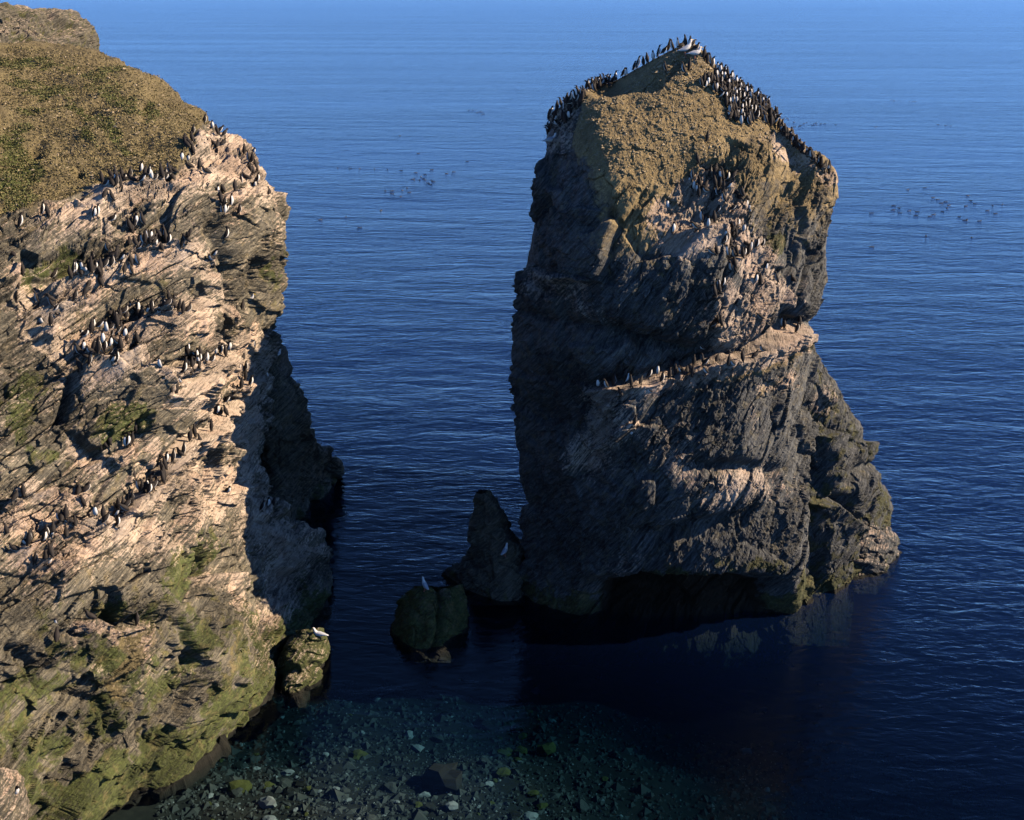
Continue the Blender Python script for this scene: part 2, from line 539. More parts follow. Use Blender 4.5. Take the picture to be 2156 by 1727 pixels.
def loft(name, left, right, depth, sil_y, v0, v1, rows, cols, back_cols, back, sculpt, mat, parent=None, edge_pow=6., edge_exp=.5, right_only=False):
    """rock whose outline runs between two surveyed lines; `depth` gives its face, `back` how far it reaches behind"""
    rows = int(rows * RES); cols = int(cols * RES)
    v = np.linspace(v0, v1, rows)
    L = poly_at(left, v); Rr = poly_at(right, v)
    t = np.linspace(-1, 1, cols)
    s = t if right_only else np.sign(t) * (1 - (1 - np.abs(t)) ** 1.25)
    if right_only:
        s = 1 - (1 - (t + 1) / 2) ** 1.12 ; s = s * 2 - 1
    U = L[:, None] + (Rr - L)[:, None] * (s[None, :] + 1) / 2
    V = np.repeat(v[:, None], cols, 1)
    Ys = np.array([sil_y(x) for x in v])[:, None]
    Yf = depth(U, V)
    e = s[None, :].copy()
    if right_only:
        e = np.clip(e, 0, 1)
    k = np.clip(1 - np.abs(e) ** edge_pow, 0, 1) ** edge_exp
    Y = Ys - (Ys - np.minimum(Yf, Ys - .02)) * k
    # the hidden side
    tb = np.linspace(1, -1, back_cols + 2)[1:-1]
    Ub = L[:, None] + (Rr - L)[:, None] * (tb[None, :] + 1) / 2
    Vb = np.repeat(v[:, None], back_cols, 1)
    eb = np.clip(tb, 0, 1) if right_only else tb
    wid = (Rr - L)[:, None] / FPX * Ys
    Yb = Ys + np.minimum(back, wid * 1.1) * np.clip(1 - np.abs(eb[None, :]) ** 2.2, 0, 1) ** .5
    front = np.concatenate([np.ones((rows, cols)), np.zeros((rows, back_cols))], 1)
    U = np.concatenate([U, Ub], 1); V = np.concatenate([V, Vb], 1); Y = np.concatenate([Y, Yb], 1)
    P = at(U, V, Y)
    Np = np.concatenate([P[:, -1:], P, P[:, :1]], 1)
    n = grid_normals(Np)[:, 1:-1]
    cent = P.mean(1, keepdims=True)
    sgn = np.sign(np.median(((P - cent) * n).sum(-1)[:, :cols]))
    n = n * sgn
    # keep relief from moving the outline rows at the very top
    disp, masks = sculpt(U, V, P, n, front)
    P2 = P + n * disp[..., None]
    n2 = grid_normals(np.concatenate([P2[:, -1:], P2, P2[:, :1]], 1))[:, 1:-1] * sgn
    masks = masks(n2) if callable(masks) else masks
    me = grid_mesh(name, P2, True, [mat], masks, flip=(sgn < 0))
    o = link(name, me, parent)
    ROCKS.append(o)
    return o, P2

def pack(shape, **k):
    m1 = np.zeros(shape + (4,)); m2 = np.zeros(shape + (4,)); m2[..., 2] = .8
    for i, c in enumerate(('guano', 'green', 'soil')):
        if c in k: m1[..., i] = np.clip(k[c], 0, 1)
    for i, c in enumerate(('grass', 'wet', 'rough')):
        if c in k: m2[..., i] = np.clip(k[c], 0, 1)
    m1[..., 3] = 1; m2[..., 3] = 1
    return {'mask': m1, 'mask2': m2}

# ---------------------------------------------------------------- left cliff
S_CL = strata_frame(-40, -14)
CL_LEDGES = [  # line, juts out, fades down over, steps back above, back fades over
    ([(215, 388), (262, 394), (312, 386), (375, 378)], .30, 30, .25, 14),
    ([(380, 345), (410, 352), (440, 350), (470, 322)], .30, 30, .15, 12),
    ([(455, 412), (490, 405), (545, 395), (585, 408)], .55, 40, .35, 18),
    ([(85, 455), (140, 440), (200, 452), (245, 470)], .30, 40, .2, 15),
    ([(262, 488), (300, 478)], .25, 25, .2, 14),
    ([(95, 603), (116, 592), (150, 580), (205, 572), (240, 553), (285, 523), (345, 513), (405, 522)], .65, 48, .40, 25),
    ([(60, 645), (120, 640), (165, 632), (190, 622), (220, 606)], .40, 34, .25, 18),
    ([(20, 585), (50, 578)], .35, 35, .2, 15),
    ([(155, 712), (174, 710), (240, 692), (282, 676), (320, 662), (372, 656), (402, 655), (428, 628)], .60, 46, .40, 22),
    ([(68, 685), (125, 686)], .4, 40, .25, 18),
    ([(150, 792), (190, 768), (240, 768), (290, 732)], .60, 45, .40, 22),
    ([(325, 782), (345, 778), (400, 762), (455, 762), (492, 744)], .45, 26, .35, 18),
    ([(345, 832), (360, 828), (392, 804), (425, 786)], .45, 40, .30, 16),
    ([(495, 820), (520, 805), (545, 800)], .4, 35, .2, 15),
    ([(242, 1098), (270, 1068), (290, 1040), (330, 1014), (348, 972), (382, 934), (432, 892), (472, 858), (505, 848)], .70, 55, .35, 22),
    ([(205, 972), (230, 962), (262, 945), (290, 928)], .35, 30, .25, 14),
    ([(465, 1040), (492, 1022), (512, 1020)], .40, 40, .2, 14),
    ([(85, 1030), (120, 1024), (160, 1040), (196, 1036)], .35, 34, .2, 16),
    ([(110, 1098), (150, 1094), (225, 1094)], .45, 40, .3, 18),
    ([(15, 1050), (60, 1048)], .4, 40, .25, 18),
    ([(20, 1165), (60, 1150), (100, 1130), (152, 1130)], .45, 34, .25, 16),
    ([(65, 1188), (110, 1190), (160, 1176)], .45, 40, .2, 14),
    ([(165, 1308), (200, 1302), (245, 1322)], .5, 70, .2, 20),
    ([(235, 1322), (270, 1318), (305, 1312)], .25, 60, .5, 22),
    ([(375, 1225), (430, 1208), (500, 1205)], .55, 130, .35, 16),
    ([(100, 1350), (130, 1338), (165, 1345)], .4, 60, .2, 15),
]
CL_GUANO = [  # pale streaked zones on and below the ledges
    (([(225, 395), (300, 395), (390, 375), (470, 330), (560, 380)], 34), .9), (([(440, 300), (490, 315)], 25), .8),
    (([(90, 440), (180, 450), (260, 420)], 26), .8), (([(110, 610), (210, 590), (300, 545), (400, 530)], 34), 1.),
    (([(330, 520), (420, 560), (450, 610), (490, 660)], 20), .7), (([(30, 590), (80, 640), (130, 660)], 30), .8),
    (([(60, 690), (130, 700), (140, 760)], 32), .8), (([(165, 720), (250, 700), (330, 680), (420, 650)], 34), 1.),
    (([(300, 690), (400, 690), (440, 720), (480, 740)], 26), .7), (([(160, 800), (220, 785), (280, 755)], 30), .9),
    (([(280, 740), (330, 810), (345, 850)], 15), .8), (([(330, 790), (420, 790), (490, 770)], 26), .9),
    (([(390, 850), (440, 870), (500, 860)], 34), .75), (([(345, 985), (400, 940), (460, 890), (510, 870)], 28), 1.),
    (([(250, 1100), (300, 1050), (350, 1010), (440, 1000), (500, 1030)], 36), .95), (([(400, 1080), (470, 1050)], 30), .7),
    (([(150, 940), (200, 970)], 18), .8), (([(220, 985), (260, 975)], 14), .7), (([(320, 930), (330, 990)], 13), .7),
    (([(30, 1100), (140, 1110), (230, 1105)], 38), .85), (([(40, 1190), (130, 1190), (180, 1150)], 34), .85),
    (([(240, 1120), (330, 1130)], 34), .8), (([(60, 1030), (180, 1050)], 26), .7),
    (([(150, 1320), (230, 1320), (235, 1350)], 16), .9), (([(110, 1380), (160, 1320)], 22), .6),
    (([(440, 1220), (480, 1260), (510, 1290), (540, 1350)], 30), .55), (([(300, 1310), (300, 1420), (280, 1480)], 26), .6),
    (([(330, 1380), (380, 1420)], 22), .5), (([(190, 1400), (280, 1470)], 15), .55), (([(500, 1320), (560, 1360), (530, 1400)], 30), .6),
    (([(60, 1250), (120, 1260)], 40), .4), (([(525, 720), (540, 800), (520, 900), (515, 1000), (530, 1100)], 38), .95), (([(560, 1120), (620, 1180), (600, 1260), (560, 1300)], 44), .85), (([(390, 1540), (420, 1500)], 15), .5), (([(540, 500), (590, 480), (585, 560)], 20), .3),
]
CL_GREEN = [(250, 890, 75, 45, -25, 1.), (45, 860, 60, 110, 0, .9), (110, 560, 95, 36, -25, .85), (390, 1190, 60, 90, 30, .95),
            (340, 1240, 50, 60, 0, .7), (100, 960, 90, 40, 10, .7), (60, 1440, 50, 80, 0, .8), (470, 1480, 110, 55, -20, .9),
            (400, 1340, 40, 40, 0, .8), (250, 1620, 150, 70, -25, .9), (330, 1560, 90, 60, -20, .8), (120, 1680, 120, 60, 0, .8),
            (300, 1450, 30, 50, 0, .5), (250, 980, 40, 40, 0, .5), (560, 560, 30, 110, 0, .55), (350, 600, 70, 25, -25, .45),
            (280, 1060, 40, 30, 0, .2), (560, 1500, 60, 40, -30, .9)]

CL_EDGE = [(-260, 520), (20, 460), (60, 452), (100, 428), (180, 400), (222, 380), (300, 376), (372, 370), (392, 330), (418, 275), (440, 258)]

def cliff_sculpt(U, V, P, n, front):
    Q = P @ S_CL
    warp = np.stack([fbm(P * .5, 3, 5), fbm(P * .5, 3, 6), fbm(P * .5, 3, 7)], -1)
    Q = Q + warp * .22
    edge_v = np.interp(U, [p[0] for p in CL_EDGE], [p[1] for p in CL_EDGE])
    soil = 1 - sstep(-16, 12, V - edge_v + 14 * fbm(P * .9, 3, 41))
    soil = np.where(U > 440, 0, soil)
    rock = 1 - soil
    rough = .35 + .95 * sstep(-.28, .30, fbm(Q / np.array([3.2, 3.0, 1.2]), 2, 19))
    d = rock * (soften(.48 * blocks(Q / np.array([3.4, 3.0, 1.7]), 11, .7, .10), 3)
                + soften(.20 * blocks(Q / np.array([1.5, 1.3, .62]), 12, .7, .12), 1)
                + .17 * blocks(Q / np.array([2.6, 1.8, .40]), 17, .6, .12)
                + rough * (.105 * blocks(Q / np.array([.62, .55, .24]), 13, .7, .15) + .06 * fbm(Q / np.array([.9, .8, .13]), 4, 14, .65)
                + .05 * fbm(P * 3.0, 3, 15) + .030 * fbm(P * 9.0, 2, 16)))
    # earth slope: runnels, clods and pebbles
    d = d + soil * (.55 * fbm(P * .35, 3, 21) + .11 * fbm(P * 1.3, 3, 22) + .05 * fbm(P * np.array([5, 5, 2.5]), 3, 23) + .02 * np.maximum(0, noise(P * 10., 24)) * 2)
    u, v = U, V
    streak = np.clip(2.6 * noise(np.stack([U / 6.5, V / 95., U * 0 + 9.5], -1), 85) + .15, 0, 1)
    L = 0; lip = np.zeros_like(U); drip = np.zeros_like(U)
    for i, (pts, out, down, rec, up) in enumerate(CL_LEDGES):
        a, dv, ends = ledge(u, v, pts, out, down, rec, up, 4.5, 60 + i)
        L = L + a
        lip = np.maximum(lip, ends * np.exp(-np.abs(dv - 10) / 16))
        drip = np.maximum(drip, ends * sstep(0, 8, dv) * np.exp(-np.clip(dv, 0, None) / 55) * streak)
    # slabs and cracks one can follow in the photograph
    L = L + wall_step(u, v, [(128, 880), (138, 850), (150, 800), (158, 770)], -.55, 60, seed=3)
    L = L + wall_step(u, v, [(300, 735), (330, 800), (350, 840)], .35, 90, seed=4)
    L = L + wall_step(u, v, [(405, 1150), (395, 1190), (375, 1230), (355, 1290)], .5, 50, seed=5)
    L = L + gully(u, v, [(395, 1155), (402, 1185), (380, 1240)], .5, 9)
    L = L + gully(u, v, [(362, 1285), (395, 1250), (430, 1212)], .6, 9)
    L = L + gully(u, v, [(362, 1290), (375, 1340), (392, 1400)], .4, 7)
    L = L + gully(u, v, [(150, 795), (140, 840), (130, 885)], .7, 8)
    L = L + gully(u, v, [(205, 1400), (245, 1360), (262, 1330)], .3, 14)
    L = L + gully(u, v, [(20, 1370), (50, 1400), (60, 1440)], .4, 16)
    L = L + gully(u, v, [(120, 1460), (210, 1480), (235, 1540)], .22, 12)
    L = L + gully(u, v, [(288, 880), (292, 920), (280, 960)], .3, 5)
    L = L + gully(u, v, [(445, 480), (470, 560), (480, 640)], .5, 14)
    L = L + gully(u, v, [(535, 560), (530, 640)], .4, 12)
    L = L + .6 * blob(u, v, 475, 1400, 95, 110) + .3 * blob(u, v, 205, 1360, 45, 55) + .3 * blob(u, v, 300, 1420, 40, 110, 15)
    L = L + .5 * blob(u, v, 520, 480, 60, 60)
    # hollows with loose earth in the slope
    L = L - soil * (.35 * blob(u, v, 330, 200, 40, 14, 25) + .35 * blob(u, v, 165, 362, 12, 9) + .30 * blob(u, v, 75, 310, 18, 25, 40) + .3 * blob(u, v, 305, 240, 12, 26, 10))
    d = d + soften(L * front, 3)
    d = d * (0.25 + .75 * front)
    def masks(n2):
        u = U + 30 * fbm(P * .55, 3, 81) + 14 * noise(P * 3.1, 83); v = V
        g = 0
        for (pts, w), a in CL_GUANO:
            g = np.maximum(g, a * stroke(u, v, pts, w))
        g = np.maximum(g, .75 * lip)
        up = sstep(.15, .75, n2[..., 2])
        zone = 1 - .75 * sstep(1130, 1330, v)
        g = np.clip(.17 * zone + .60 * g + .22 * up * zone + .30 * drip + .13 * fbm(P * .8, 3, 71), 0, 1) * rock * (1 - .55 * sstep(1380, 1560, v))
        gr = .12 + .40 * sstep(1150, 1320, v)
        for cx, cy, rx, ry, an, a in CL_GREEN:
            gr = np.maximum(gr, a * blob(u, v, cx, cy, rx, ry, an))
        gr = np.clip(gr * .95 * (.62 + .9 * np.clip(.4 + fbm(P * 1.1, 4, 76), 0, 1)) + .25 * fbm(P * .6, 3, 72) + .25 * sstep(2.5, .2, P[..., 2]), 0, 1) * rock
        s = soil * .95 + .75 * inside(u, v, [(240, 1325), (305, 1312), (300, 1370), (270, 1440), (262, 1500), (225, 1470), (205, 1430), (250, 1380)], 14)
        s = np.maximum(s, .6 * stroke(u, v, [(250, 1060), (290, 1100), (280, 1140)], 26))
        s = np.maximum(s, .55 * stroke(u, v, [(480, 1330), (440, 1420)], 16))
        turf = np.zeros_like(u)
        for cx, cy, rx, ry, an, a in [(35, 360, 34, 90, 0, 1.1), (190, 250, 75, 14, 35, .8), (225, 275, 60, 16, 30, .8), (185, 290, 30, 14, 30, .6), (315, 235, 14, 30, -10, .85),
                                      (240, 210, 60, 20, 35, .5), (60, 130, 90, 16, 0, .45), (100, 190, 90, 20, 10, .45), (60, 240, 60, 20, 0, .4), (255, 310, 30, 8, 35, .6), (40, 170, 40, 20, 0, .4),
                                      (160, 150, 120, 20, 12, .4)]:
            turf = np.maximum(turf, a * blob(u, v, cx, cy, rx, ry, an))
        wet = sstep(.25, -.1, P[..., 2])
        tf = (turf * .95 * (.55 + 1.3 * np.maximum(0, .35 + fbm(P * 1.3, 4, 75))) + .14 + .34 * fbm(P * .5, 3, 73)) * soil
        pick = (soil > .6) & (front > .5) & (u > 0) & (n2[..., 2] > .2)
        SOIL['cliff'] = ((P + n * d[..., None])[pick], tf[pick])
        return pack(u.shape, guano=g, green=gr, soil=s, grass=tf, wet=wet, rough=np.maximum(rough, soil) * .8)
    return d, masks

YW = lambda v: float(water_y(v))
CL_DEPTH = Depth([(-260, 60, 52), (20, 97, 55), (100, 99, 55), (200, 116, 54), (330, 172, 50), (430, 250, 46.3), (-200, 300, 38),
    (20, 200, 47), (150, 200, 48), (300, 220, 46.6), (20, 320, 41), (150, 330, 41.5), (300, 320, 42.2), (400, 300, 43.8),
    (20, 450, 36.7), (100, 425, 37.6), (220, 375, 39.3), (330, 362, 40), (400, 340, 41.5), (480, 310, 43), (540, 345, 43),
    (20, 560, 35.2), (150, 520, 36.4), (300, 470, 38), (420, 430, 39.5), (500, 405, 41), (560, 410, 42),
    (20, 700, 33.6), (150, 700, 34.7), (300, 650, 36.4), (420, 600, 38), (500, 600, 40), (580, 560, 42.3), (560, 680, 42.3),
    (20, 850, 32.2), (150, 850, 33.4), (300, 800, 35), (420, 780, 36.8), (430, 700, 38.0), (490, 760, 41.3), (550, 780, 43),
    (20, 1000, 31), (150, 1000, 32.2), (300, 1000, 34), (420, 950, 36.6), (490, 950, 41.6), (545, 900, 43.2),
    (20, 1150, 30), (150, 1150, 31), (300, 1120, 33), (420, 1100, 35.8), (480, 1100, 40.2), (540, 1050, 42.6), (620, 1130, 43.5),
    (20, 1300, 28.8), (150, 1300, 30), (300, 1300, 31.8), (420, 1270, 34.2), (500, 1240, 38.6), (580, 1250, 41.2), (680, 1250, 43),
    (640, 1320, 41), (450, 1400, 34.6), (550, 1400, 36.3), (300, 1500, 31.5), (150, 1550, 29.5), (20, 1600, 27.6), (150, 1690, 29.2),
    (20, 1720, 27.2), (-260, 900, 29), (-260, 1400, 25.5), (-260, 1800, 23.5),
    (560, 1480, YW(1480)), (500, 1528, YW(1528)), (440, 1590, YW(1590)), (270, 1690, YW(1690)), (180, 1740, YW(1740))])
cliff_right = [(-200, 60), (-60, 90), (40, 95), (100, 98), (200, 115), (260, 135), (330, 170), (385, 210), (430, 250), (465, 280), (530, 320), (552, 350), (590, 390), (597, 450), (598, 600),
    (592, 680), (578, 735), (572, 780), (580, 830), (568, 900), (562, 1000), (575, 1045), (605, 1075), (645, 1110), (672, 1130), (696, 1180), (702, 1250), (698, 1325),
    (640, 1345), (592, 1365), (578, 1420), (562, 1480), (512, 1520), (462, 1552), (466, 1580), (440, 1605), (380, 1645), (270, 1692), (180, 1735), (60, 1790), (-100, 1860)]
def cliff_sil(v):
    return float(np.interp(v, [60, 95, 116, 172, 250, 345, 560, 700, 800, 1000, 1100, 1180, 1330, 1400, 1480, 1600, 1860],
                           [62, 62, 60, 54, 50.5, 47.5, 47, 46.5, 45.5, 45, 46.5, 48, YW(1330) + .8, YW(1400) + .5, YW(1480) + .15, YW(1600) + .15, YW(1860) + .2]))
cliff, _ = loft('cliff', [(-260, 0), (-260, 2000)], cliff_right, CL_DEPTH, cliff_sil, 60, 1850, 980, 460, 40, 9.0, cliff_sculpt, M_CLIFF,
                edge_pow=7., edge_exp=.6, right_only=True)
tag(cliff, kind='structure')

# ---------------------------------------------------------------- sea stack
S_ST = strata_frame(-52, 20)
stack_root = empty('sea_stack', (4.5, 46, 0))
tag(stack_root, 'tall isolated rock stack rising from the sea, crowded with dark seabirds', 'sea stack')
def child(o, root):
    o.parent = root
    o.matrix_parent_inverse = Matrix.Translation(-Vector(root.location))
    return o

ST_LEDGES = [
    ([(1245, 815), (1300, 812), (1350, 806), (1420, 784), (1500, 760), (1590, 742), (1650, 705), (1702, 690)], .55, 60, .95, 26),
    ([(1395, 448), (1440, 440), (1470, 418)], .3, 28, .15, 12),
    ([(1420, 488), (1480, 482), (1530, 470)], .3, 40, .15, 12),
    ([(1470, 350), (1500, 354), (1540, 384)], .2, 26, .15, 10),
    ([(1500, 428), (1570, 430)], .25, 26, .15, 10), ([(1520, 545), (1570, 540)], .25, 26, .15, 10),
    ([(1590, 585), (1650, 590)], .25, 26, .15, 10), ([(1500, 690), (1540, 680)], .25, 20, .1, 10),
    ([(1240, 1228), (1320, 1218), (1400, 1215), (1500, 1190), (1560, 1185), (1640, 1210)], 0, 60, 0, 20),
    ([(1080, 655), (1160, 678), (1240, 700), (1330, 730), (1400, 742)], .0, 40, .45, 16),
    ([(1100, 560), (1180, 580), (1260, 590)], .25, 40, .3, 14),
    ([(1085, 790), (1160, 800), (1235, 815)], .1, 40, .3, 20),
    ([(1255, 200), (1300, 199), (1360, 196), (1395, 188), (1420, 160), (1450, 126)], .12, 40, .85, 45),
    ([(1290, 905), (1340, 890), (1380, 895)], .2, 40, .15, 14),
]
ST_GUANO = [
    (([(1480, 330), (1500, 360)], 18), .8), (([(1440, 400), (1500, 400), (1550, 450)], 36), .9), (([(1400, 445), (1450, 470), (1430, 510)], 30), .9),
    (([(1440, 520), (1500, 500)], 28), .9), (([(1560, 490), (1600, 560), (1640, 620)], 42), .9), (([(1520, 640), (1560, 680), (1620, 650)], 42), .9),
    (([(1530, 720), (1600, 700)], 26), .75), (([(1560, 260), (1620, 290), (1660, 310)], 24), .75), (([(1650, 330), (1740, 380)], 18), .6),
    (([(1260, 825), (1400, 805), (1500, 780), (1600, 750), (1680, 700)], 17), .85), (([(1250, 850), (1290, 880), (1240, 960)], 40), .72),
    (([(1600, 820), (1660, 800)], 20), .5), (([(1340, 890), (1360, 930)], 16), .5), (([(1500, 1045), (1620, 1010)], 40), .6), (([(1420, 900), (1440, 1000)], 30), .4), (([(1590, 860), (1600, 900)], 14), .4),
    (([(1230, 190), (1180, 240), (1150, 300)], 26), .6), (([(1120, 600), (1200, 640), (1320, 690)], 26), .34), (([(1340, 1180), (1300, 1200)], 30), .4),
]
ST_GREEN = [(1660, 500, 70, 60, 30, .8), (1560, 330, 60, 40, 20, .3), (1640, 430, 60, 50, 0, .5), (1450, 1190, 130, 30, -12, .75), (1600, 1180, 80, 30, 0, .65), (1680, 1240, 26, 60, 0, .9),
            (1400, 560, 120, 60, 0, .35), (1300, 420, 120, 50, 0, .3), (1370, 1240, 30, 40, 0, .6)]

def stack_sculpt(U, V, P, n, front):
    u, v = U, V
    Q = P @ S_ST
    Q = Q + np.stack([fbm(P * .5, 3, 105), fbm(P * .5, 3, 106), fbm(P * .5, 3, 107)], -1) * .25
    # scree-covered top and bare rock below
    br = np.interp(u, [1080, 1150, 1215, 1260, 1330, 1420, 1480, 1540, 1600, 1680, 1760], [150, 190, 330, 365, 395, 385, 335, 290, 300, 318, 350])
    soil = 1 - sstep(-34, 44, v - br + 80 * fbm(P * .6, 4, 141))
    soil = soil * sstep(-6, 10, u - np.interp(v, [90, 150, 195, 300, 400], [1000, 1200, 1228, 1195, 1190]))
    rock = 1 - soil
    rough = .4 + .95 * sstep(-.28, .30, fbm(Q / np.array([3.0, 3.0, 1.4]), 2, 119))
    d = rock * (soften(.46 * blocks(Q / np.array([3.2, 3.2, 1.9]), 111, .6, .10), 3)
                + soften(.17 * blocks(Q / np.array([1.3, 1.2, .7]), 112, .7, .12), 1)
                + .14 * blocks(Q / np.array([2.2, 1.6, .42]), 117, .6, .12)
                + rough * (.10 * blocks(Q / np.array([.5, .46, .26]), 113, .7, .15) + .065 * fbm(Q / np.array([.7, .6, .15]), 4, 114, .65)
                + .06 * fbm(P * 3.2, 3, 115) + .036 * fbm(P * 9.0, 2, 116)))
    d = d + soil * (.14 * fbm(P * .5, 3, 121) + .05 * fbm(P * 1.6, 3, 122) + .05 * blocks(P / np.array([.5, .5, .4]), 125, .7, .1) + .04 * fbm(P * np.array([7, 7, 3.]), 3, 123) + .018 * np.maximum(0, noise(P * 10.5, 124)) * 2)
    streak = np.clip(2.6 * noise(np.stack([U / 6.5, V / 95., U * 0 + 9.5], -1), 185) + .15, 0, 1)
    L = 0; lip = np.zeros_like(U); drip = np.zeros_like(U)
    for i, (pts, out, down, rec, up) in enumerate(ST_LEDGES):
        a, dv, ends = ledge(u, v, pts, out, down, rec, up, 5, 160 + i)
        L = L + a
        if out > .2:
            lip = np.maximum(lip, ends * np.exp(-np.abs(dv - 9) / 14))
            drip = np.maximum(drip, ends * sstep(0, 8, dv) * np.exp(-np.clip(dv, 0, None) / 60) * streak)
    # the big left block ends in an upright edge over the pale gully
    L = L + wall_step(u, v, [(1532, 470), (1530, 520), (1520, 580), (1505, 615), (1508, 650), (1490, 690), (1470, 730)], .55, 120, seed=31)
    L = L + gully(u, v, [(1538, 480), (1530, 540), (1512, 600), (1514, 650), (1496, 690)], .5, 10)
    L = L + gully(u, v, [(1250, 480), (1265, 460), (1285, 450)], .5, 14)
    # undercut foot and dark hollows
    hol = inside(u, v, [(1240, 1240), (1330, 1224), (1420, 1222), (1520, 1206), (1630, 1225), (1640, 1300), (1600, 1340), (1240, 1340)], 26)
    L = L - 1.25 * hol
    L = L - .6 * blob(u, v, 1440, 1120, 150, 22, -12) - .5 * blob(u, v, 1540, 985, 90, 16, 4) - .5 * blob(u, v, 1640, 1000, 20, 60, 0)
    L = L + .45 * blob(u, v, 1480, 1185, 170, 26, -6) + .35 * blob(u, v, 1665, 1150, 26, 160)
    L = L - .7 * blob(u, v, 1330, 720, 110, 30, 14) - .45 * blob(u, v, 1180, 880, 80, 60)
    L = L + .35 * blob(u, v, 1580, 330, 60, 50) - .3 * blob(u, v, 1620, 470, 60, 60)
    L = L + wall_step(u, v, [(1690, 400), (1700, 480), (1690, 560), (1672, 640), (1690, 700)], -.4, 60, seed=33)
    d = d + soften(L * front, 3)
    d = d * sstep(92, 130, v) * (.4 + .6 * front) + (1 - sstep(92, 130, v)) * .3 * d
    def masks(n2):
        u = U + 34 * fbm(P * .55, 3, 181) + 16 * noise(P * 3.1, 183); v = V
        g = 0
        for (pts, w), a in ST_GUANO:
            g = np.maximum(g, a * stroke(u, v, pts, w * 1.25))
        up = sstep(.2, .8, n2[..., 2])
        g = np.clip(.05 + .86 * g + .35 * lip + .40 * drip + .10 * up + .12 * fbm(P * .8, 3, 171), 0, 1) * (1 - .7 * soil)
        gr = .15
        for cx, cy, rx, ry, an, a in ST_GREEN:
            gr = np.maximum(gr, a * blob(u, v, cx, cy, rx, ry, an))
        gr = np.clip(gr * (.5 + .8 * np.clip(.4 + fbm(P * 1.1, 4, 176), 0, 1)) + .2 * fbm(P * .6, 3, 172) + .5 * sstep(1.8, .2, P[..., 2]), 0, 1) * rock
        s = np.maximum(soil, .75 * stroke(u, v, [(1520, 790), (1600, 770), (1680, 720)], 20))
        s = np.maximum(s, .55 * stroke(u, v, [(1600, 830), (1660, 800)], 20))
        s = np.maximum(s, .66 * sstep(640, 350, v + 60 * fbm(P * .5, 3, 177)) * sstep(1180, 1300, u) + .3 * inside(u, v, [(1250, 380), (1450, 380), (1430, 560), (1300, 620)], 40))
        wet = np.maximum(sstep(.2, -.1, P[..., 2]), .75 * hol)  # damp waterline; undercut foot darkened with painted shade
        pick = (soil > .6) & (front > .5)
        SOIL['stack'] = ((P + n * d[..., None])[pick],)
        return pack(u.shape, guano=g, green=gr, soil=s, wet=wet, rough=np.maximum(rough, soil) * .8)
    return d, masks

ST_DEPTH = Depth([(1455, 97, 47.2), (1400, 120, 47), (1340, 155, 46.8), (1290, 180, 46.9), (1230, 190, 46.4), (1350, 176, 46.6), (1400, 165, 46.3), (1430, 150, 45.9),
    (1480, 150, 46), (1395, 195, 45.0), (1300, 198, 45.1), (1240, 208, 45.2), (1520, 200, 45.6), (1600, 250, 45.9),
    (1400, 260, 44.2), (1300, 290, 43.7), (1240, 320, 43.1), (1240, 250, 44.2), (1208, 310, 43.9), (1500, 300, 44.0), (1600, 340, 44.4), (1690, 340, 45.6),
    (1400, 360, 43.3), (1500, 410, 43.3), (1640, 420, 43.7), (1725, 420, 45.5), (1160, 330, 45.6),
    (1245, 450, 42.5), (1212, 450, 43.2), (1400, 500, 42.2), (1550, 500, 42.8), (1650, 540, 43.8), (1715, 560, 45), (1130, 500, 45), (1180, 450, 44),
    (1240, 650, 41.7), (1400, 650, 41.2), (1550, 650, 42.3), (1650, 650, 43.0), (1115, 700, 44.8), (1170, 650, 43.4),
    (1250, 800, 41.7), (1400, 790, 41.8), (1600, 745, 42.4), (1300, 900, 40.9), (1500, 900, 41.3), (1650, 880, 42.0), (1690, 850, 42.6),
    (1125, 950, 44.2), (1190, 930, 42.6), (1300, 1100, 40.9), (1500, 1100, 41.1), (1640, 1100, 41.7), (1692, 1100, 42.2),
    (1300, 1260, 42.0), (1500, 1260, 42.0), (1660, 1270, 42.3), (1690, 1270, 43), (1140, 1200, 43.6), (1400, 1330, 42.0), (1200, 1330, 42.6), (1640, 1330, 42.4)])
st_left = [(1452, 92), (1425, 100), (1390, 118), (1335, 148), (1290, 172), (1225, 188), (1185, 225), (1150, 270), (1136, 350), (1128, 430), (1106, 530), (1088, 640), (1082, 740), (1082, 800), (1092, 900), (1104, 960),
           (1108, 1050), (1104, 1150), (1100, 1250), (1096, 1350), (1090, 1450)]
st_right = [(1462, 92), (1478, 105), (1490, 125), (1520, 152), (1570, 195), (1640, 245), (1690, 298), (1745, 345), (1756, 380), (1757, 430), (1748, 520), (1744, 600), (1738, 640), (1712, 682), (1703, 700),
            (1700, 740), (1704, 860), (1706, 1000), (1704, 1150), (1702, 1250), (1692, 1290), (1675, 1320), (1660, 1400)]
def stack_sil(v):
    return float(np.interp(v, [92, 200, 400, 700, 900, 1100, 1300, 1450], [47.6, 47.6, 47.4, 47., 46, 45.3, 44.6, 44]))
stk, _ = loft('main_column', st_left, st_right, ST_DEPTH, stack_sil, 92, 1400, 700, 480, 80, 13.0, stack_sculpt, M_STACK, edge_pow=5., edge_exp=.55)
child(stk, stack_root)

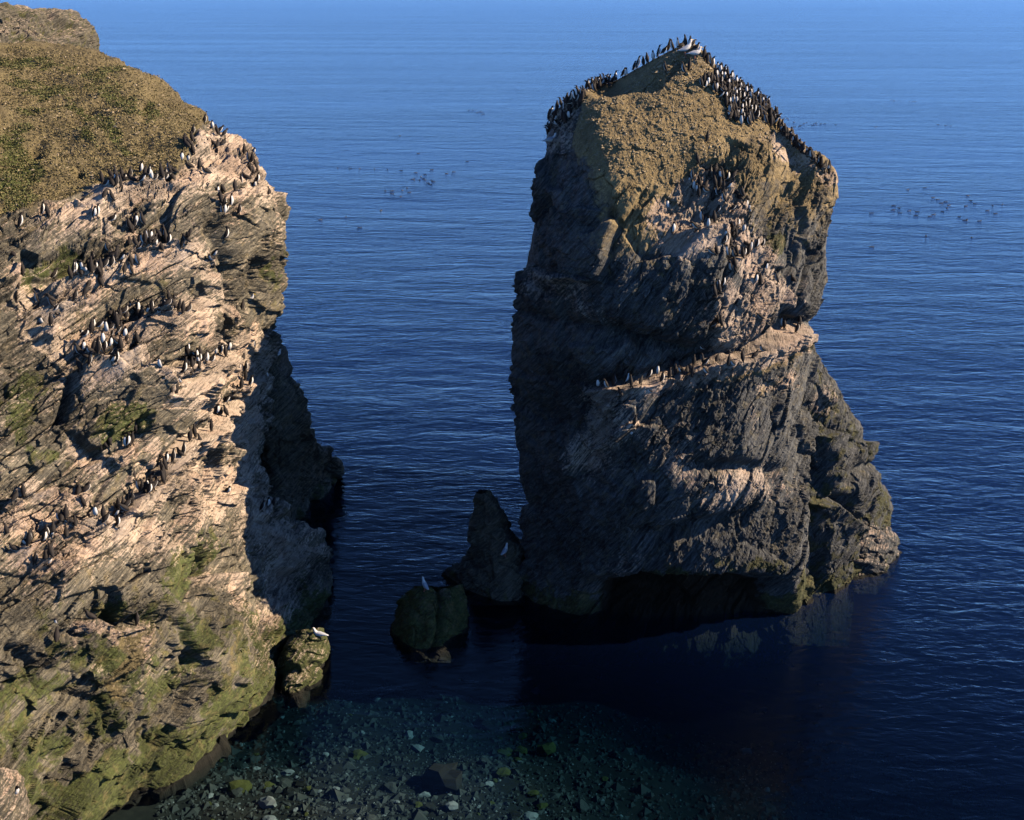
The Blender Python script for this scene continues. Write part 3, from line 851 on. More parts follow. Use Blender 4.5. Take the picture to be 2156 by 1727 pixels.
def generic_sculpt(seed, S, amp=1., guano=.1, green=.3, wet_top=.2, dark=0., extra=None, tint=None):
    def f(U, V, P, n, front):
        Q = P @ S
        Q = Q + np.stack([fbm(P * .7, 3, seed + 5), fbm(P * .7, 3, seed + 6), fbm(P * .7, 3, seed + 7)], -1) * .5
        d = amp * (soften(.40 * blocks(Q / np.array([2.0, 2.0, 1.1]), seed, .7, .12), 4) + .15 * blocks(Q / np.array([.9, .8, .5]), seed + 1, .7, .14)
                   + .07 * blocks(Q / np.array([.4, .36, .2]), seed + 2, .7, .16) + .05 * fbm(Q / np.array([.4, .4, .15]), 4, seed + 3, .6) + .04 * fbm(P * 4, 3, seed + 4))
        if extra is not None: d = d + extra(U, V)
        def masks(n2):
            up = sstep(.3, .85, n2[..., 2])
            g = np.clip(guano * (.6 + .8 * up) + .15 * fbm(P, 3, seed + 8), 0, 1)
            if tint is not None: g = np.maximum(g, tint(U, V))
            gr = np.clip(green + .25 * fbm(P * .8, 3, seed + 9) + .25 * sstep(1.5, .2, P[..., 2]), 0, 1)
            w = np.maximum(sstep(wet_top, 0, P[..., 2]), dark)
            return pack(U.shape, guano=g, green=gr, wet=w)
        return d, masks
    return f

def rock_piece(name, left, right, ctrl, sil, v0, v1, rows, cols, back, seed, S, mat, **kw):
    o, P = loft(name, left, right, Depth(ctrl), sil, v0, v1, rows, cols, max(12, cols // 4), back, generic_sculpt(seed, S, **kw), mat, edge_pow=3., edge_exp=.5)
    return o

# the stack's lower right shoulder, in three steps down to the water
def sh_extra(u, v):
    a, _, _ = ledge(u, v, [(1700, 912), (1750, 905), (1800, 925), (1835, 930)], .5, 60, .5, 30, 5, 301)
    b = wall_step(u, v, [(1795, 935), (1770, 980), (1735, 1030), (1715, 1060)], .7, 60, seed=302)
    c, _, _ = ledge(u, v, [(1700, 1045), (1750, 1055), (1800, 1100)], .6, 60, .7, 20, 5, 303)
    e = wall_step(u, v, [(1835, 985), (1820, 1040), (1800, 1090), (1788, 1120), (1795, 1220)], .5, 60, seed=304)
    g = gully(u, v, [(1705, 940), (1725, 970), (1712, 1010)], .8, 20) + gully(u, v, [(1775, 1010), (1800, 985), (1825, 980)], .5, 10) + gully(u, v, [(1710, 1180), (1712, 1250)], .5, 12)
    return a + b + c + e + g
child(rock_piece('shoulder', [(1600, 700), (1600, 1400)],
    [(1690, 700), (1712, 745), (1742, 785), (1790, 850), (1822, 905), (1830, 950), (1834, 990), (1836, 1030), (1815, 1075), (1796, 1110), (1800, 1180), (1802, 1235), (1795, 1280), (1780, 1360)],
    [(1610, 720, 45.8), (1710, 760, 45.6), (1720, 850, 44.9), (1790, 880, 45.9), (1720, 960, 44.6), (1800, 980, 45.8), (1720, 1080, 44.4), (1780, 1080, 45.2), (1720, 1240, YW(1250)), (1790, 1220, YW(1238)), (1620, 1000, 44.5), (1740, 1340, YW(1300))],
    lambda v: float(np.interp(v, [700, 900, 1100, 1250, 1400], [47.6, 48, 47.3, 46.3, 45.5])), 700, 1360, 300, 190, 3.5, 310, S_ST, M_STACK, guano=.16, green=.42, amp=.75, extra=lambda u, v: .75 * sh_extra(u, v),
    tint=lambda u, v: .55 * blob(u, v, 1735, 850, 34, 60)), stack_root)
child(rock_piece('outer_block', [(1770, 960), (1770, 1200)],
    [(1800, 965), (1836, 985), (1850, 1010), (1868, 1040), (1880, 1062), (1879, 1080), (1872, 1110), (1850, 1160), (1840, 1210)],
    [(1790, 1000, 48.4), (1840, 1020, 48.6), (1790, 1080, 47.8), (1860, 1080, 48.6), (1820, 1150, 47.8)],
    lambda v: 50.3, 962, 1200, 110, 60, 2.5, 330, S_ST, M_STACK, guano=.12, green=.5, amp=.7), stack_root)
child(rock_piece('foot_rock', [(1780, 1070), (1785, 1300)],
    [(1800, 1080), (1830, 1086), (1862, 1106), (1885, 1125), (1896, 1140), (1890, 1152), (1897, 1168), (1892, 1190), (1870, 1206), (1840, 1250)],
    [(1800, 1100, 47.6), (1850, 1120, 47.6), (1800, 1150, 46.6), (1860, 1160, 46.9), (1810, 1205, YW(1212)), (1860, 1190, YW(1200)), (1820, 1250, 45.6)],
    lambda v: float(np.interp(v, [1080, 1200, 1260], [49.6, 48.2, 47])), 1080, 1250, 100, 70, 2.0, 350, strata_frame(25, 30), M_STACK, guano=.34, green=.2, amp=.8), stack_root)

# ---------------------------------------------------------------- other rocks
but = rock_piece('buttress', [(540, 700), (540, 1300)],
    [(575, 715), (588, 738), (612, 775), (638, 828), (646, 880), (656, 925), (678, 938), (690, 945), (700, 965), (715, 985), (700, 1020), (692, 1060), (680, 1100), (668, 1120), (650, 1180)],
    [(550, 740, 47.6), (600, 780, 48.0), (560, 850, 47.6), (630, 860, 48.6), (570, 950, 48.4), (640, 950, 50.0), (600, 1050, 50.2), (690, 985, 55.5), (660, 1060, 54), (660, 1110, 52.2), (600, 1150, 50)],
    lambda v: float(np.interp(v, [715, 900, 985, 1060, 1120, 1180], [49.2, 50.2, 57.5, 55.8, 52.8, 51])), 715, 1170, 220, 110, 8, 400, S_CL, M_CLIFF, guano=.20, green=.2)
but.parent = cliff
spike = rock_piece('spiked_rock', [(1012, 1040), (1000, 1065), (988, 1110), (985, 1150), (960, 1180), (935, 1215), (925, 1235), (915, 1270)],
    [(1022, 1040), (1035, 1050), (1060, 1090), (1078, 1120), (1090, 1140), (1112, 1150), (1125, 1165), (1125, 1250), (1120, 1280)],
    [(1020, 1060, 46.4), (1000, 1120, 45.8), (1050, 1120, 46), (960, 1200, 45.6), (1050, 1180, 44.7), (1100, 1170, 44.6), (1020, 1240, 44.4), (1080, 1250, 43.9), (940, 1230, 45.6)],
    lambda v: float(np.interp(v, [1040, 1150, 1230, 1280], [47, 47, 46.6, 46])), 1040, 1275, 150, 110, 1.5, 420, strata_frame(60, 40), M_CLIFF, guano=.10, green=.12, dark=.25, amp=.8)
tag(spike, 'dark pointed rock jutting from the water at the foot of the tall stack', 'rock')
boul = rock_piece('wet_boulder', [(868, 1237), (855, 1248), (840, 1285), (828, 1320), (820, 1350), (828, 1372), (845, 1395)],
    [(935, 1232), (968, 1234), (975, 1250), (980, 1290), (982, 1330), (975, 1360), (960, 1395)],
    [(890, 1240, 41.9), (950, 1240, 41.9), (870, 1280, 41.0), (910, 1290, 40.7), (960, 1290, 41.2), (870, 1340, 40.6), (920, 1350, 40.3), (960, 1350, 40.8), (900, 1385, 40.1)],
    lambda v: float(np.interp(v, [1230, 1300, 1400], [43, 42.6, 41.8])), 1234, 1395, 110, 110, .8, 440, strata_frame(50, 60), M_CLIFF, guano=.12, green=.62, amp=.65, dark=.1,
    extra=lambda u, v: gully(u, v, [(922, 1232), (930, 1270), (928, 1330), (905, 1380)], .35, 8))
tag(boul, 'dark green boulder alone in the channel with a gull on top', 'rock')
low = rock_piece('low_rock', [(630, 1328), (606, 1345), (590, 1380), (582, 1420), (588, 1450), (605, 1475), (620, 1500)],
    [(655, 1324), (680, 1326), (690, 1345), (694, 1375), (684, 1410), (670, 1435), (650, 1452), (640, 1500)],
    [(640, 1335, 39.1), (680, 1335, 39.2), (620, 1380, 38.4), (670, 1380, 38.5), (620, 1430, 37.8), (655, 1430, 37.8), (630, 1470, 37.1)],
    lambda v: float(np.interp(v, [1325, 1400, 1500], [40.2, 39.6, 38.4])), 1326, 1490, 110, 80, 1., 460, S_CL, M_CLIFF, guano=.3, green=.62, amp=.7, wet_top=.15)
tag(low, 'small sunlit yellow green rock at the waterline with a resting gull', 'rock')
near = rock_piece('foreground_rock', [(-260, 1600), (-260, 1900)], [(0, 1612), (40, 1620), (58, 1640), (64, 1680), (66, 1720), (64, 1800), (60, 1900)],
    [(-200, 1640, 22.5), (0, 1640, 23.5), (50, 1660, 23.8), (40, 1720, 23.4), (-100, 1720, 22.8), (0, 1850, 22.5)],
    lambda v: 25.2, 1612, 1880, 170, 150, 3, 480, S_CL, M_CLIFF, guano=.62, green=.0, amp=.35)
tag(near, 'pale sunlit rock knob at the lower left corner with a resting bird', 'rock')

# the next headland, beyond the shoulder of the hill
def head_extra(u, v):
    return .9 * blob(u, v, 150, 80, 60, 40) - .9 * blob(u, v, 110, 72, 20, 14)
hd, _ = loft('headland', [(-300, -60), (-300, 200)], [(-250, -20), (-60, 8), (60, 18), (118, 28), (152, 44), (168, 60), (178, 72), (192, 84), (195, 105), (196, 160)],
    Depth([(-200, 0, 78), (20, 60, 78), (100, 60, 82), (150, 60, 86), (185, 90, 89), (20, 110, 74), (120, 120, 79), (-200, 140, 68), (100, -60, 90), (185, 130, 86)]),
    lambda v: 92., -18, 170, 130, 330, 20, 25, 
    generic_sculpt(500, S_CL, amp=1.2, guano=.30, green=.42, extra=head_extra), M_CLIFF, edge_pow=8., edge_exp=.6, right_only=True)
tag(hd, kind='structure')

# ------------------------------------------------------------------ standing things on the rocks
bpy.context.view_layer.update()
DG = bpy.context.evaluated_depsgraph_get()
CAMV = Vector((0, 0, CAM_H))

def surface(u, v):
    """first rock met when looking at picture position (u, v)"""
    for dv in (0, 4, 8, 13, 19, 26):
        ok, loc, nrm, _, ob, _ = scene.ray_cast(DG, CAMV, ray_dir(u, v + dv))
        if ok and ob.name not in ('sea', 'seabed'):
            return loc, nrm, ob
    return None

def foothold(u, v):
    """a spot to stand on near that place: drop down just in front of the face"""
    s = surface(u, v)
    if s is None: return None
    loc, nrm, ob = s
    hn = Vector((nrm.x, nrm.y, 0))
    if hn.length > 1e-3: hn.normalize()
    best = loc
    for k in (.10, .04, 0.):
        o = loc + hn * k + Vector((0, 0, .30))
        ok, l2, n2, _, ob2, _ = scene.ray_cast(DG, o, Vector((0, 0, -1)), distance=.62)
        if ok and ob2.name not in ('sea', 'seabed') and n2.z > .1:
            return l2
    return best

# ------------------------------------------------------------------ birds
M_DARK = simple_mat('dark_brown_plumage', (.020, .016, .014), .75, .4, 30)
M_WHITE = simple_mat('white_plumage', (.72, .70, .66), .8, .08, 20)
M_GREY = simple_mat('pale_grey_plumage', (.40, .42, .46), .75, .1, 20)
M_YELLOW = simple_mat('yellow_bill', (.60, .42, .06), .5, .1)
M_PINK = simple_mat('pink_leg', (.55, .22, .16), .6, .1)

def tube_bird(path, seg, pick, legs):
    """one closed skin round a bent spine; path holds (x, z, half thickness, half width)"""
    V, F, FM = [], [], []
    n = len(path)
    for i, (x, z, rn, ry) in enumerate(path):
        a = path[max(0, i - 1)]; b = path[min(n - 1, i + 1)]
        t = Vector((b[0] - a[0], b[1] - a[1])).normalized()
        fr = (t.y, -t.x)                      # belly side
        for k in range(seg):
            ph = 2 * math.pi * k / seg
            V.append((x + fr[0] * rn * math.cos(ph), ry * math.sin(ph), z + fr[1] * rn * math.cos(ph)))
    for i in range(n - 1):
        for k in range(seg):
            k2 = (k + 1) % seg
            F.append((i * seg + k, i * seg + k2, (i + 1) * seg + k2, (i + 1) * seg + k))
            FM.append(pick(i, math.cos(2 * math.pi * (k + .5) / seg)))
    F.append(tuple(range(seg))[::-1]); FM.append(pick(0, 0))
    F.append(tuple((n - 1) * seg + k for k in range(seg))); FM.append(pick(n - 2, 0))
    x, top, mat, w = legs
    for s in (-1, 1):
        if top <= 0: break
        b = len(V)
        for (px, py, pz) in ((x - w, -w, top), (x + w, -w, top), (x + w, w, top), (x - w, w, top), (x - w, -w, .012), (x + w, -w, .012), (x + w, w, .012), (x - w, w, .012)):
            V.append((px, py + s * .032, pz))
        for f in ((0, 3, 2, 1), (0, 1, 5, 4), (1, 2, 6, 5), (2, 3, 7, 6), (3, 0, 4, 7), (4, 5, 6, 7)):
            F.append(tuple(b + q for q in f)); FM.append(mat)
        b = len(V)                              # webbed foot
        for (px, py) in ((x - w, 0), (x + .055, -.026), (x + .065, 0), (x + .055, .026)):
            V.append((px, py + s * .032, .012)); V.append((px, py + s * .032, -.01))
        F += [(b, b + 2, b + 4, b + 6), (b + 1, b + 7, b + 5, b + 3)] + [(b + 2 * q, b + 2 * q + 1, b + (2 * q + 3) % 8, b + (2 * q + 2) % 8) for q in range(4)]
        FM += [mat] * 6
    return V, F, FM

G_STAND = [(-.115, .035, .006, .012), (-.085, .075, .025, .035), (-.055, .115, .052, .058), (-.02, .175, .075, .078), (.003, .245, .073, .074), (.014, .305, .052, .056),
           (.02, .35, .034, .036), (.03, .393, .033, .031), (.055, .406, .025, .022), (.08, .403, .011, .010), (.108, .399, .007, .006), (.138, .393, .002, .002)]
G_TALL = [(-.10, .03, .006, .012), (-.075, .07, .024, .034), (-.05, .115, .048, .054), (-.022, .185, .068, .072), (-.003, .265, .066, .068), (.004, .335, .045, .05),
          (.008, .39, .030, .032), (.02, .437, .032, .030), (.044, .455, .024, .021), (.067, .462, .011, .010), (.094, .470, .007, .006), (.124, .478, .002, .002)]
G_LEAN = [(-.17, .09, .006, .012), (-.135, .105, .024, .034), (-.095, .13, .050, .056), (-.04, .175, .074, .077), (.015, .225, .072, .073), (.055, .268, .052, .054),
          (.085, .30, .034, .036), (.113, .328, .033, .031), (.14, .332, .025, .022), (.163, .325, .011, .010), (.19, .313, .007, .006), (.217, .300, .002, .002)]
G_SIT = [(-.20, .045, .006, .012), (-.165, .055, .024, .036), (-.12, .075, .048, .060), (-.055, .098, .076, .082), (.01, .125, .080, .080), (.055, .172, .056, .058),
         (.066, .215, .036, .038), (.078, .252, .034, .032), (.103, .263, .025, .022), (.127, .259, .011, .010), (.155, .252, .007, .006), (.183, .245, .002, .002)]
def g_pick(i, c):
    if 1 <= i <= 4 and c > .45: return 1
    if i == 5 and c > .6: return 1
    return 0
def g_mesh(name, path, legs=(-.03, .10, 0, .009)):
    V, F, FM = tube_bird(path, 12, g_pick, legs)
    return mesh_py(name, V, F, (M_DARK, M_WHITE), True, FM)
ME_G = [g_mesh('guillemot_upright', G_STAND), g_mesh('guillemot_stretching', G_TALL, (-.03, .10, 0, .009)), g_mesh('guillemot_leaning', G_LEAN, (-.02, .13, 0, .009)),
        g_mesh('guillemot_crouching', G_SIT, (0, 0, 0, .009))]
# one bird with both wings raised
V, F, FM = tube_bird(G_LEAN, 12, g_pick, (-.02, .13, 0, .009))
for s in (-1, 1):
    b = len(V)
    pts = [(.02, .05, .25), (-.06, .055, .21), (-.12, .12, .33), (-.13, .20, .47), (-.07, .20, .50), (.0, .12, .37)]
    V += [(x, s * y, z) for x, y, z in pts] + [(x + .004, s * (y - .012), z - .004) for x, y, z in pts]
    F += [tuple(b + q for q in range(6)), tuple(b + 6 + q for q in range(6))[::-1]] + [(b + q, b + 6 + q, b + 6 + (q + 1) % 6, b + (q + 1) % 6) for q in range(6)]
    FM += [0] * 8
ME_WING = mesh_py('guillemot_wings_raised', V, F, (M_DARK, M_WHITE), True, FM)

GULL = [(-.33, .20, .008, .035), (-.26, .215, .022, .045), (-.18, .225, .048, .066), (-.05, .232, .085, .092), (.07, .245, .088, .088), (.13, .295, .066, .066), (.155, .355, .046, .046),
        (.175, .41, .044, .041), (.205, .422, .032, .030), (.232, .416, .014, .012), (.262, .408, .010, .008), (.29, .392, .003, .003)]
def gull_pick(i, c):
    if i >= 8: return 2
    if 0 <= i <= 3 and c < -.05: return 1
    return 0
def gull_mesh(name, path, legs):
    V, F, FM = tube_bird(path, 14, gull_pick, legs)
    return mesh_py(name, V, F, (M_WHITE, M_GREY, M_YELLOW, M_PINK), True, FM)
ME_GULL = gull_mesh('gull_standing', GULL, (-.01, .17, 3, .008))
ME_GULL_SIT = gull_mesh('gull_resting', [(x, z - .125, a, b) for x, z, a, b in GULL], (0, 0, 3, .008))
ME_GULL_UP = gull_mesh('gull_alert', [(x * .9, z + max(0, x + .1) * .35, a, b) for x, z, a, b in GULL], (-.01, .17, 3, .008))

SWIM = [(-.20, .045, .010, .02), (-.15, .045, .035, .045), (-.06, .035, .060, .075), (.04, .035, .062, .075), (.105, .06, .045, .05), (.13, .105, .030, .031),
        (.142, .142, .030, .028), (.165, .15, .023, .02), (.187, .147, .010, .009), (.235, .14, .002, .002)]
V, F, FM = tube_bird(SWIM, 12, lambda i, c: 1 if (1 <= i <= 3 and c > -.05) else 0, (0, 0, 0, .01))
ME_SWIM = mesh_py('swimming_auk', V, F, (M_DARK, M_WHITE), True, FM)

ORD = ['first', 'second', 'third', 'fourth', 'fifth', 'sixth', 'seventh', 'eighth', 'ninth', 'tenth', 'eleventh', 'twelfth', 'thirteenth', 'fourteenth', 'fifteenth', 'sixteenth', 'seventeenth',
       'eighteenth', 'nineteenth', 'twentieth'] + [t + '-' + o for t in ('twenty', 'thirty', 'forty') for o in ('first', 'second', 'third', 'fourth', 'fifth', 'sixth', 'seventh', 'eighth', 'ninth')]

def z1(p): return (p[0] / 2.9297, p[1] / 2.9297) + tuple(p[2:])
def z2(p): return (p[0] / 2.9297, p[1] / 2.9297 + 505.3) + tuple(p[2:])
def z3(p): return (p[0] / 2.731, p[1] / 2.731 + 1094.8) + tuple(p[2:])
def za(p): return (p[0] / 2.8445 + 1044.3, p[1] / 2.8445 + 42.1) + tuple(p[2:])
def zb(p): return (p[0] / 2.2788 + 1044.3, p[1] / 2.2788 + 547.4) + tuple(p[2:])

# groups of birds: where they stand, in words; flags w = white breast shows, s = crouching, t = stretching, f = wings raised
CLUSTERS = [
 ('on the rim where earth slope meets the sea skyline', z1, [(1265, 768, 'w'), (1312, 800, 'w'), (1340, 835), (1360, 830), (1390, 850), (1310, 895, 's'), (1345, 905, 's'), (1380, 895, 's')]),
 ('at the corner where earth slope and cliff edge meet', z1, [(1195, 835), (1185, 880), (1150, 905, 's'), (1140, 870), (1165, 895, 's'), (1190, 955), (1120, 1000, 'w'), (1160, 1005, 'w'), (1165, 1040, 'ws'), (1235, 1050), (1270, 1075, 's')]),
 ('on the seaward corner atop the left cliff', z1, [(1510, 955), (1570, 960, 'w'), (1560, 1000), (1530, 1010), (1545, 1050), (1580, 1060), (1450, 1180), (1490, 1155), (1520, 1110), (1545, 1090), (1570, 1155, 'ws'), (1595, 1130), (1530, 1135), (1560, 1100), (1660, 1200, 's')]),
 ('in the steep notch under the seaward corner', z1, [(1345, 1210), (1375, 1195), (1360, 1250), (1385, 1280), (1395, 1310), (1435, 1280), (1480, 1325), (1370, 1340), (1395, 1395), (1400, 1480)]),
 ('in the top row under the earth slope', z1, [(660, 1150, 'ws'), (690, 1140, 's'), (720, 1120), (745, 1165), (770, 1115, 's'), (820, 1125, 's'), (885, 1135), (900, 1085), (960, 1110, 's'), (1000, 1110, 's'), (1020, 1110, 's'), (1060, 1105, 's'), (1045, 1080)]),
 ('scattered just below the top row on the cliff', z1, [(690, 1245, 'w'), (610, 1340, 'w'), (700, 1365, 's'), (270, 1330, 'w'), (130, 1410, 'wt')]),
 ('on the small shelf above the upper bird ledge', z1, [(800, 1420), (820, 1440), (845, 1395), (880, 1395)]),
 ('on the long upper bird ledge of the cliff', z1, [(340, 1725), (430, 1720), (475, 1690), (530, 1695, 'w'), (560, 1680), (600, 1690), (625, 1680), (660, 1660), (690, 1620), (720, 1610), (770, 1690), (810, 1640), (840, 1530), (860, 1540, 'w'), (900, 1500), (930, 1500), (950, 1490), (965, 1560, 'w'), (980, 1470), (1010, 1470), (1050, 1510, 'w'), (1130, 1530), (1150, 1505, 'wf'), (560, 1700), (585, 1655), (625, 1720)]),
 ('below the right end of the upper bird ledge', z1, [(1305, 1610, 'ws'), (1345, 1680, 'w')]),
 ('near the left picture edge beside the upper ledge', z2, [(145, 215), (110, 295), (230, 405), (320, 395), (315, 420), (345, 490), (325, 530), (255, 520, 'ws'), (78, 105, 's')]),
 ('on the pale rock between upper and middle ledges', z2, [(465, 385), (535, 350), (625, 295), (670, 405, 's'), (550, 300)]),
 ('on the middle bird ledge of the cliff', z2, [(510, 595, 'w'), (570, 575), (620, 555), (690, 540), (715, 505), (745, 500), (780, 505, 's'), (825, 480, 'w'), (700, 600), (690, 570), (770, 610, 'w'), (825, 650), (930, 525, 'w'), (940, 450), (980, 455, 'ws'), (1020, 450, 'ws'), (1050, 445, 's'), (1080, 410), (1110, 440), (1130, 455), (1170, 440), (1120, 380), (1235, 350, 'w')]),
 ('on the block shelf under the middle ledge', z2, [(490, 810), (560, 775), (520, 730), (555, 700), (580, 690), (620, 700), (655, 690), (700, 770, 'w'), (750, 680), (600, 680), (640, 650, 'w'), (490, 720)]),
 ('on the ledge under the sheer cliff slab', z2, [(990, 800, 'w'), (1080, 765, 'ws'), (1130, 750), (1160, 720), (1190, 740), (1210, 740), (1240, 740), (1270, 750), (1310, 755), (1330, 715, 'w'), (1395, 720), (1415, 690, 'w'), (1175, 830), (1225, 820), (1120, 865), (1090, 900), (1050, 945, 'w'), (1090, 945), (1150, 800), (1195, 800)]),
 ('on the bluish shaded shoulder of the left cliff', z2, [(1570, 625, 'w'), (1555, 550), (1500, 740, 's'), (1480, 800), (1500, 840), (1520, 870), (1550, 905, 'w'), (1490, 920), (1650, 890, 'w'), (1500, 430), (1525, 810), (1560, 850)]),
 ('on the long diagonal ledge of the cliff', z2, [(1460, 1015), (1440, 950), (1405, 1015), (1420, 990), (1365, 1080), (1320, 1100), (1285, 1150), (1270, 1170), (1220, 1190), (1195, 1220), (1175, 1240), (1135, 1225, 'w'), (1240, 1280), (1055, 1285), (1110, 1330, 's'), (1035, 1380, 'w'), (985, 1410), (960, 1450), (1010, 1480), (970, 1510), (930, 1540), (915, 1550), (890, 1560), (855, 1560), (1145, 1450, 's'), (800, 1640), (760, 1680), (740, 1690), (720, 1720), (1000, 1440), (940, 1490), (785, 1660)]),
 ('by the green slab left of the diagonal ledge', z2, [(835, 1240), (775, 1285, 'w'), (665, 1330), (790, 1250), (650, 1310)]),
 ('on the sunlit knob at the shadow edge', z2, [(1430, 1505), (1410, 1560, 'ws')]),
 ('low on the bluish shaded rock above the water', z2, [(1660, 1650, 'w'), (1620, 1670), (1690, 1640)]),
 ('on the broken rock near the lower left edge', z2, [(310, 1515, 's'), (490, 1565, 's'), (540, 1550, 's'), (150, 1580), (100, 1600, 's'), (120, 1450, 's')]),
 ('on the lowest long ledge of the cliff', z2, [(410, 1720), (450, 1715, 'w'), (520, 1710, 'w'), (590, 1715, 'w'), (640, 1715), (380, 1725, 's')]),
 ('in the lowest cluster at the left edge', z3, [(80, 180, 's'), (155, 145, 'ws'), (210, 255), (260, 130), (280, 110), (310, 95), (300, 215), (325, 215), (270, 260), (290, 190), (385, 215), (385, 90, 's'), (350, 30, 's'), (400, 20, 's')]),
 ('apart on the rocks below the lowest ledge', z3, [(515, 570, 's'), (795, 605, 't'), (335, 700), (350, 660, 'w'), (620, 20), (685, 40)]),
 ('in the long row on the stack ledge', zb, [(490, 615, 'w'), (530, 620, 'w'), (570, 605, 'w'), (595, 655), (625, 595, 'w'), (650, 610), (695, 600), (735, 640), (735, 570, 'w'), (775, 555, 'w'), (800, 590), (805, 640), (865, 630), (840, 515), (835, 570), (860, 550), (885, 540), (895, 590), (915, 555), (940, 560), (950, 505), (890, 500), (1000, 555), (1010, 510), (990, 505), (1060, 495), (1115, 505), (1135, 520), (1185, 490), (1180, 475), (1245, 465), (1275, 440), (1230, 540, 't')]),
 ('on the summit crest of the stack', za, [(905, 250), (940, 235, 'w'), (975, 215, 'w'), (1010, 200, 'w'), (1035, 190), (1055, 190), (1085, 180, 't'), (1110, 170, 'w'), (1135, 170, 't'), (1165, 170), (1180, 168, 'w'), (1200, 180), (850, 282, 'w'), (880, 268), (830, 295), (760, 345), (775, 345, 'w')]),
 ('on the bare earth right below the stack summit', za, [(1015, 315, 't'), (1125, 325, 't'), (1160, 305, 't')]),
 ('alone on the brown slope of the stack', za, [(1265, 735)]),
 ('on the pale patch below the brown slope of the stack', za, [(1235, 880, 'w'), (1265, 880), (1320, 930), (1315, 950), (1350, 945), (1390, 965), (1170, 960), (1220, 1010), (1255, 1035), (1175, 1050), (1160, 1030), (1300, 1080), (1310, 1000), (1330, 1050, 'w'), (1365, 1100, 'w'), (1365, 1030), (1430, 1080), (1460, 1080), (1440, 1060)]),
 ('around the middle of the pale gully on the stack', za, [(1100, 1115), (1045, 1100), (1025, 1140, 'w'), (1420, 1150), (1470, 1180, 'ws'), (1520, 1160, 'w'), (1500, 1140), (1225, 1210), (1240, 1210, 's'), (1270, 1250, 'w'), (1305, 1215), (1325, 1190), (1350, 1190, 'w'), (1375, 1195), (1190, 1265, 'w'), (1065, 1280, 'w'), (1450, 1270, 'w'), (1480, 1275, 'w')]),
 ('beside the upright crack in the stack', za, [(1410, 1290), (1380, 1320), (1400, 1360), (1420, 1350), (1440, 1340), (1600, 1360), (1290, 1415), (1400, 1425, 'w'), (1380, 1420), (1470, 1430), (1510, 1410), (1490, 1400), (1400, 1510), (1330, 1615, 'w'), (1270, 1660), (1300, 1650), (1440, 1670)]),
 ('low in the pale gully right of the crack', za, [(1640, 1490), (1660, 1470), (1610, 1545, 'w'), (1630, 1540), (1690, 1530), (1560, 1580, 'w'), (1580, 1585), (1680, 1580), (1780, 1570), (1615, 1660, 'w')]),
 ('on the right end shelf of the stack', zb, [(1395, 235, 'w'), (1270, 295), (1365, 325, 'w'), (1385, 330), (1380, 280), (1450, 275, 'w'), (1455, 320), (1445, 350, 'w'), (1095, 235, 'w'), (1160, 200), (1075, 320), (1060, 305), (1045, 330), (985, 400, 'w')]),
 ('on the dark lower face of the stack', zb, [(655, 820, 'w'), (665, 800)]),
]
br = random.Random(11)
placed = {}
def heading(flag):
    if 'w' in flag: return br.choice([-60, -35, -100, 200, 20]) + br.uniform(-25, 25)
    r = br.random()
    if r < .55: return 90 + br.uniform(-55, 55)
    return br.choice([180, 0]) + br.uniform(-35, 45)

CIRC = {}
n_birds = 0
for phrase, conv, pts in CLUSTERS:
    pts = [conv(p) for p in pts]
    pts.sort(key=lambda p: p[0])
    for i, p in enumerate(pts):
        flag = p[2] if len(p) > 2 else ''
        loc = foothold(p[0], p[1])
        if loc is None: continue
        if 'f' in flag: me = ME_WING
        elif 's' in flag: me = ME_G[3]
        elif 't' in flag: me = ME_G[1]
        else: me = br.choices(ME_G, (5, 2, 2, 1))[0]
        o = bpy.data.objects.new('guillemot', me)
        o.location = loc - Vector((0, 0, .012))
        sc_ = br.uniform(.88, 1.04)
        o.scale = (sc_,) * 3
        o.rotation_euler = (math.radians(br.uniform(-5, 5)), math.radians(br.uniform(-7, 7)), math.radians(heading(flag)))
        col.objects.link(o)
        look = 'white-breasted guillemot' if 'w' in flag else 'dark-backed guillemot'
        if 's' in flag: look = 'crouching ' + look
        if 'f' in flag: look = 'guillemot with raised wings'
        if len(pts) == 1: lab = look + ' ' + phrase
        elif i == len(pts) - 1: lab = 'rightmost %s %s' % (look, phrase)
        elif i == 0: lab = 'leftmost %s %s' % (look, phrase)
        else: lab = '%s from left, %s %s' % (ORD[i], look, phrase)
        tag(o, lab, 'seabird', 'guillemots ' + phrase)
        n_birds += 1
print('guillemots', n_birds)

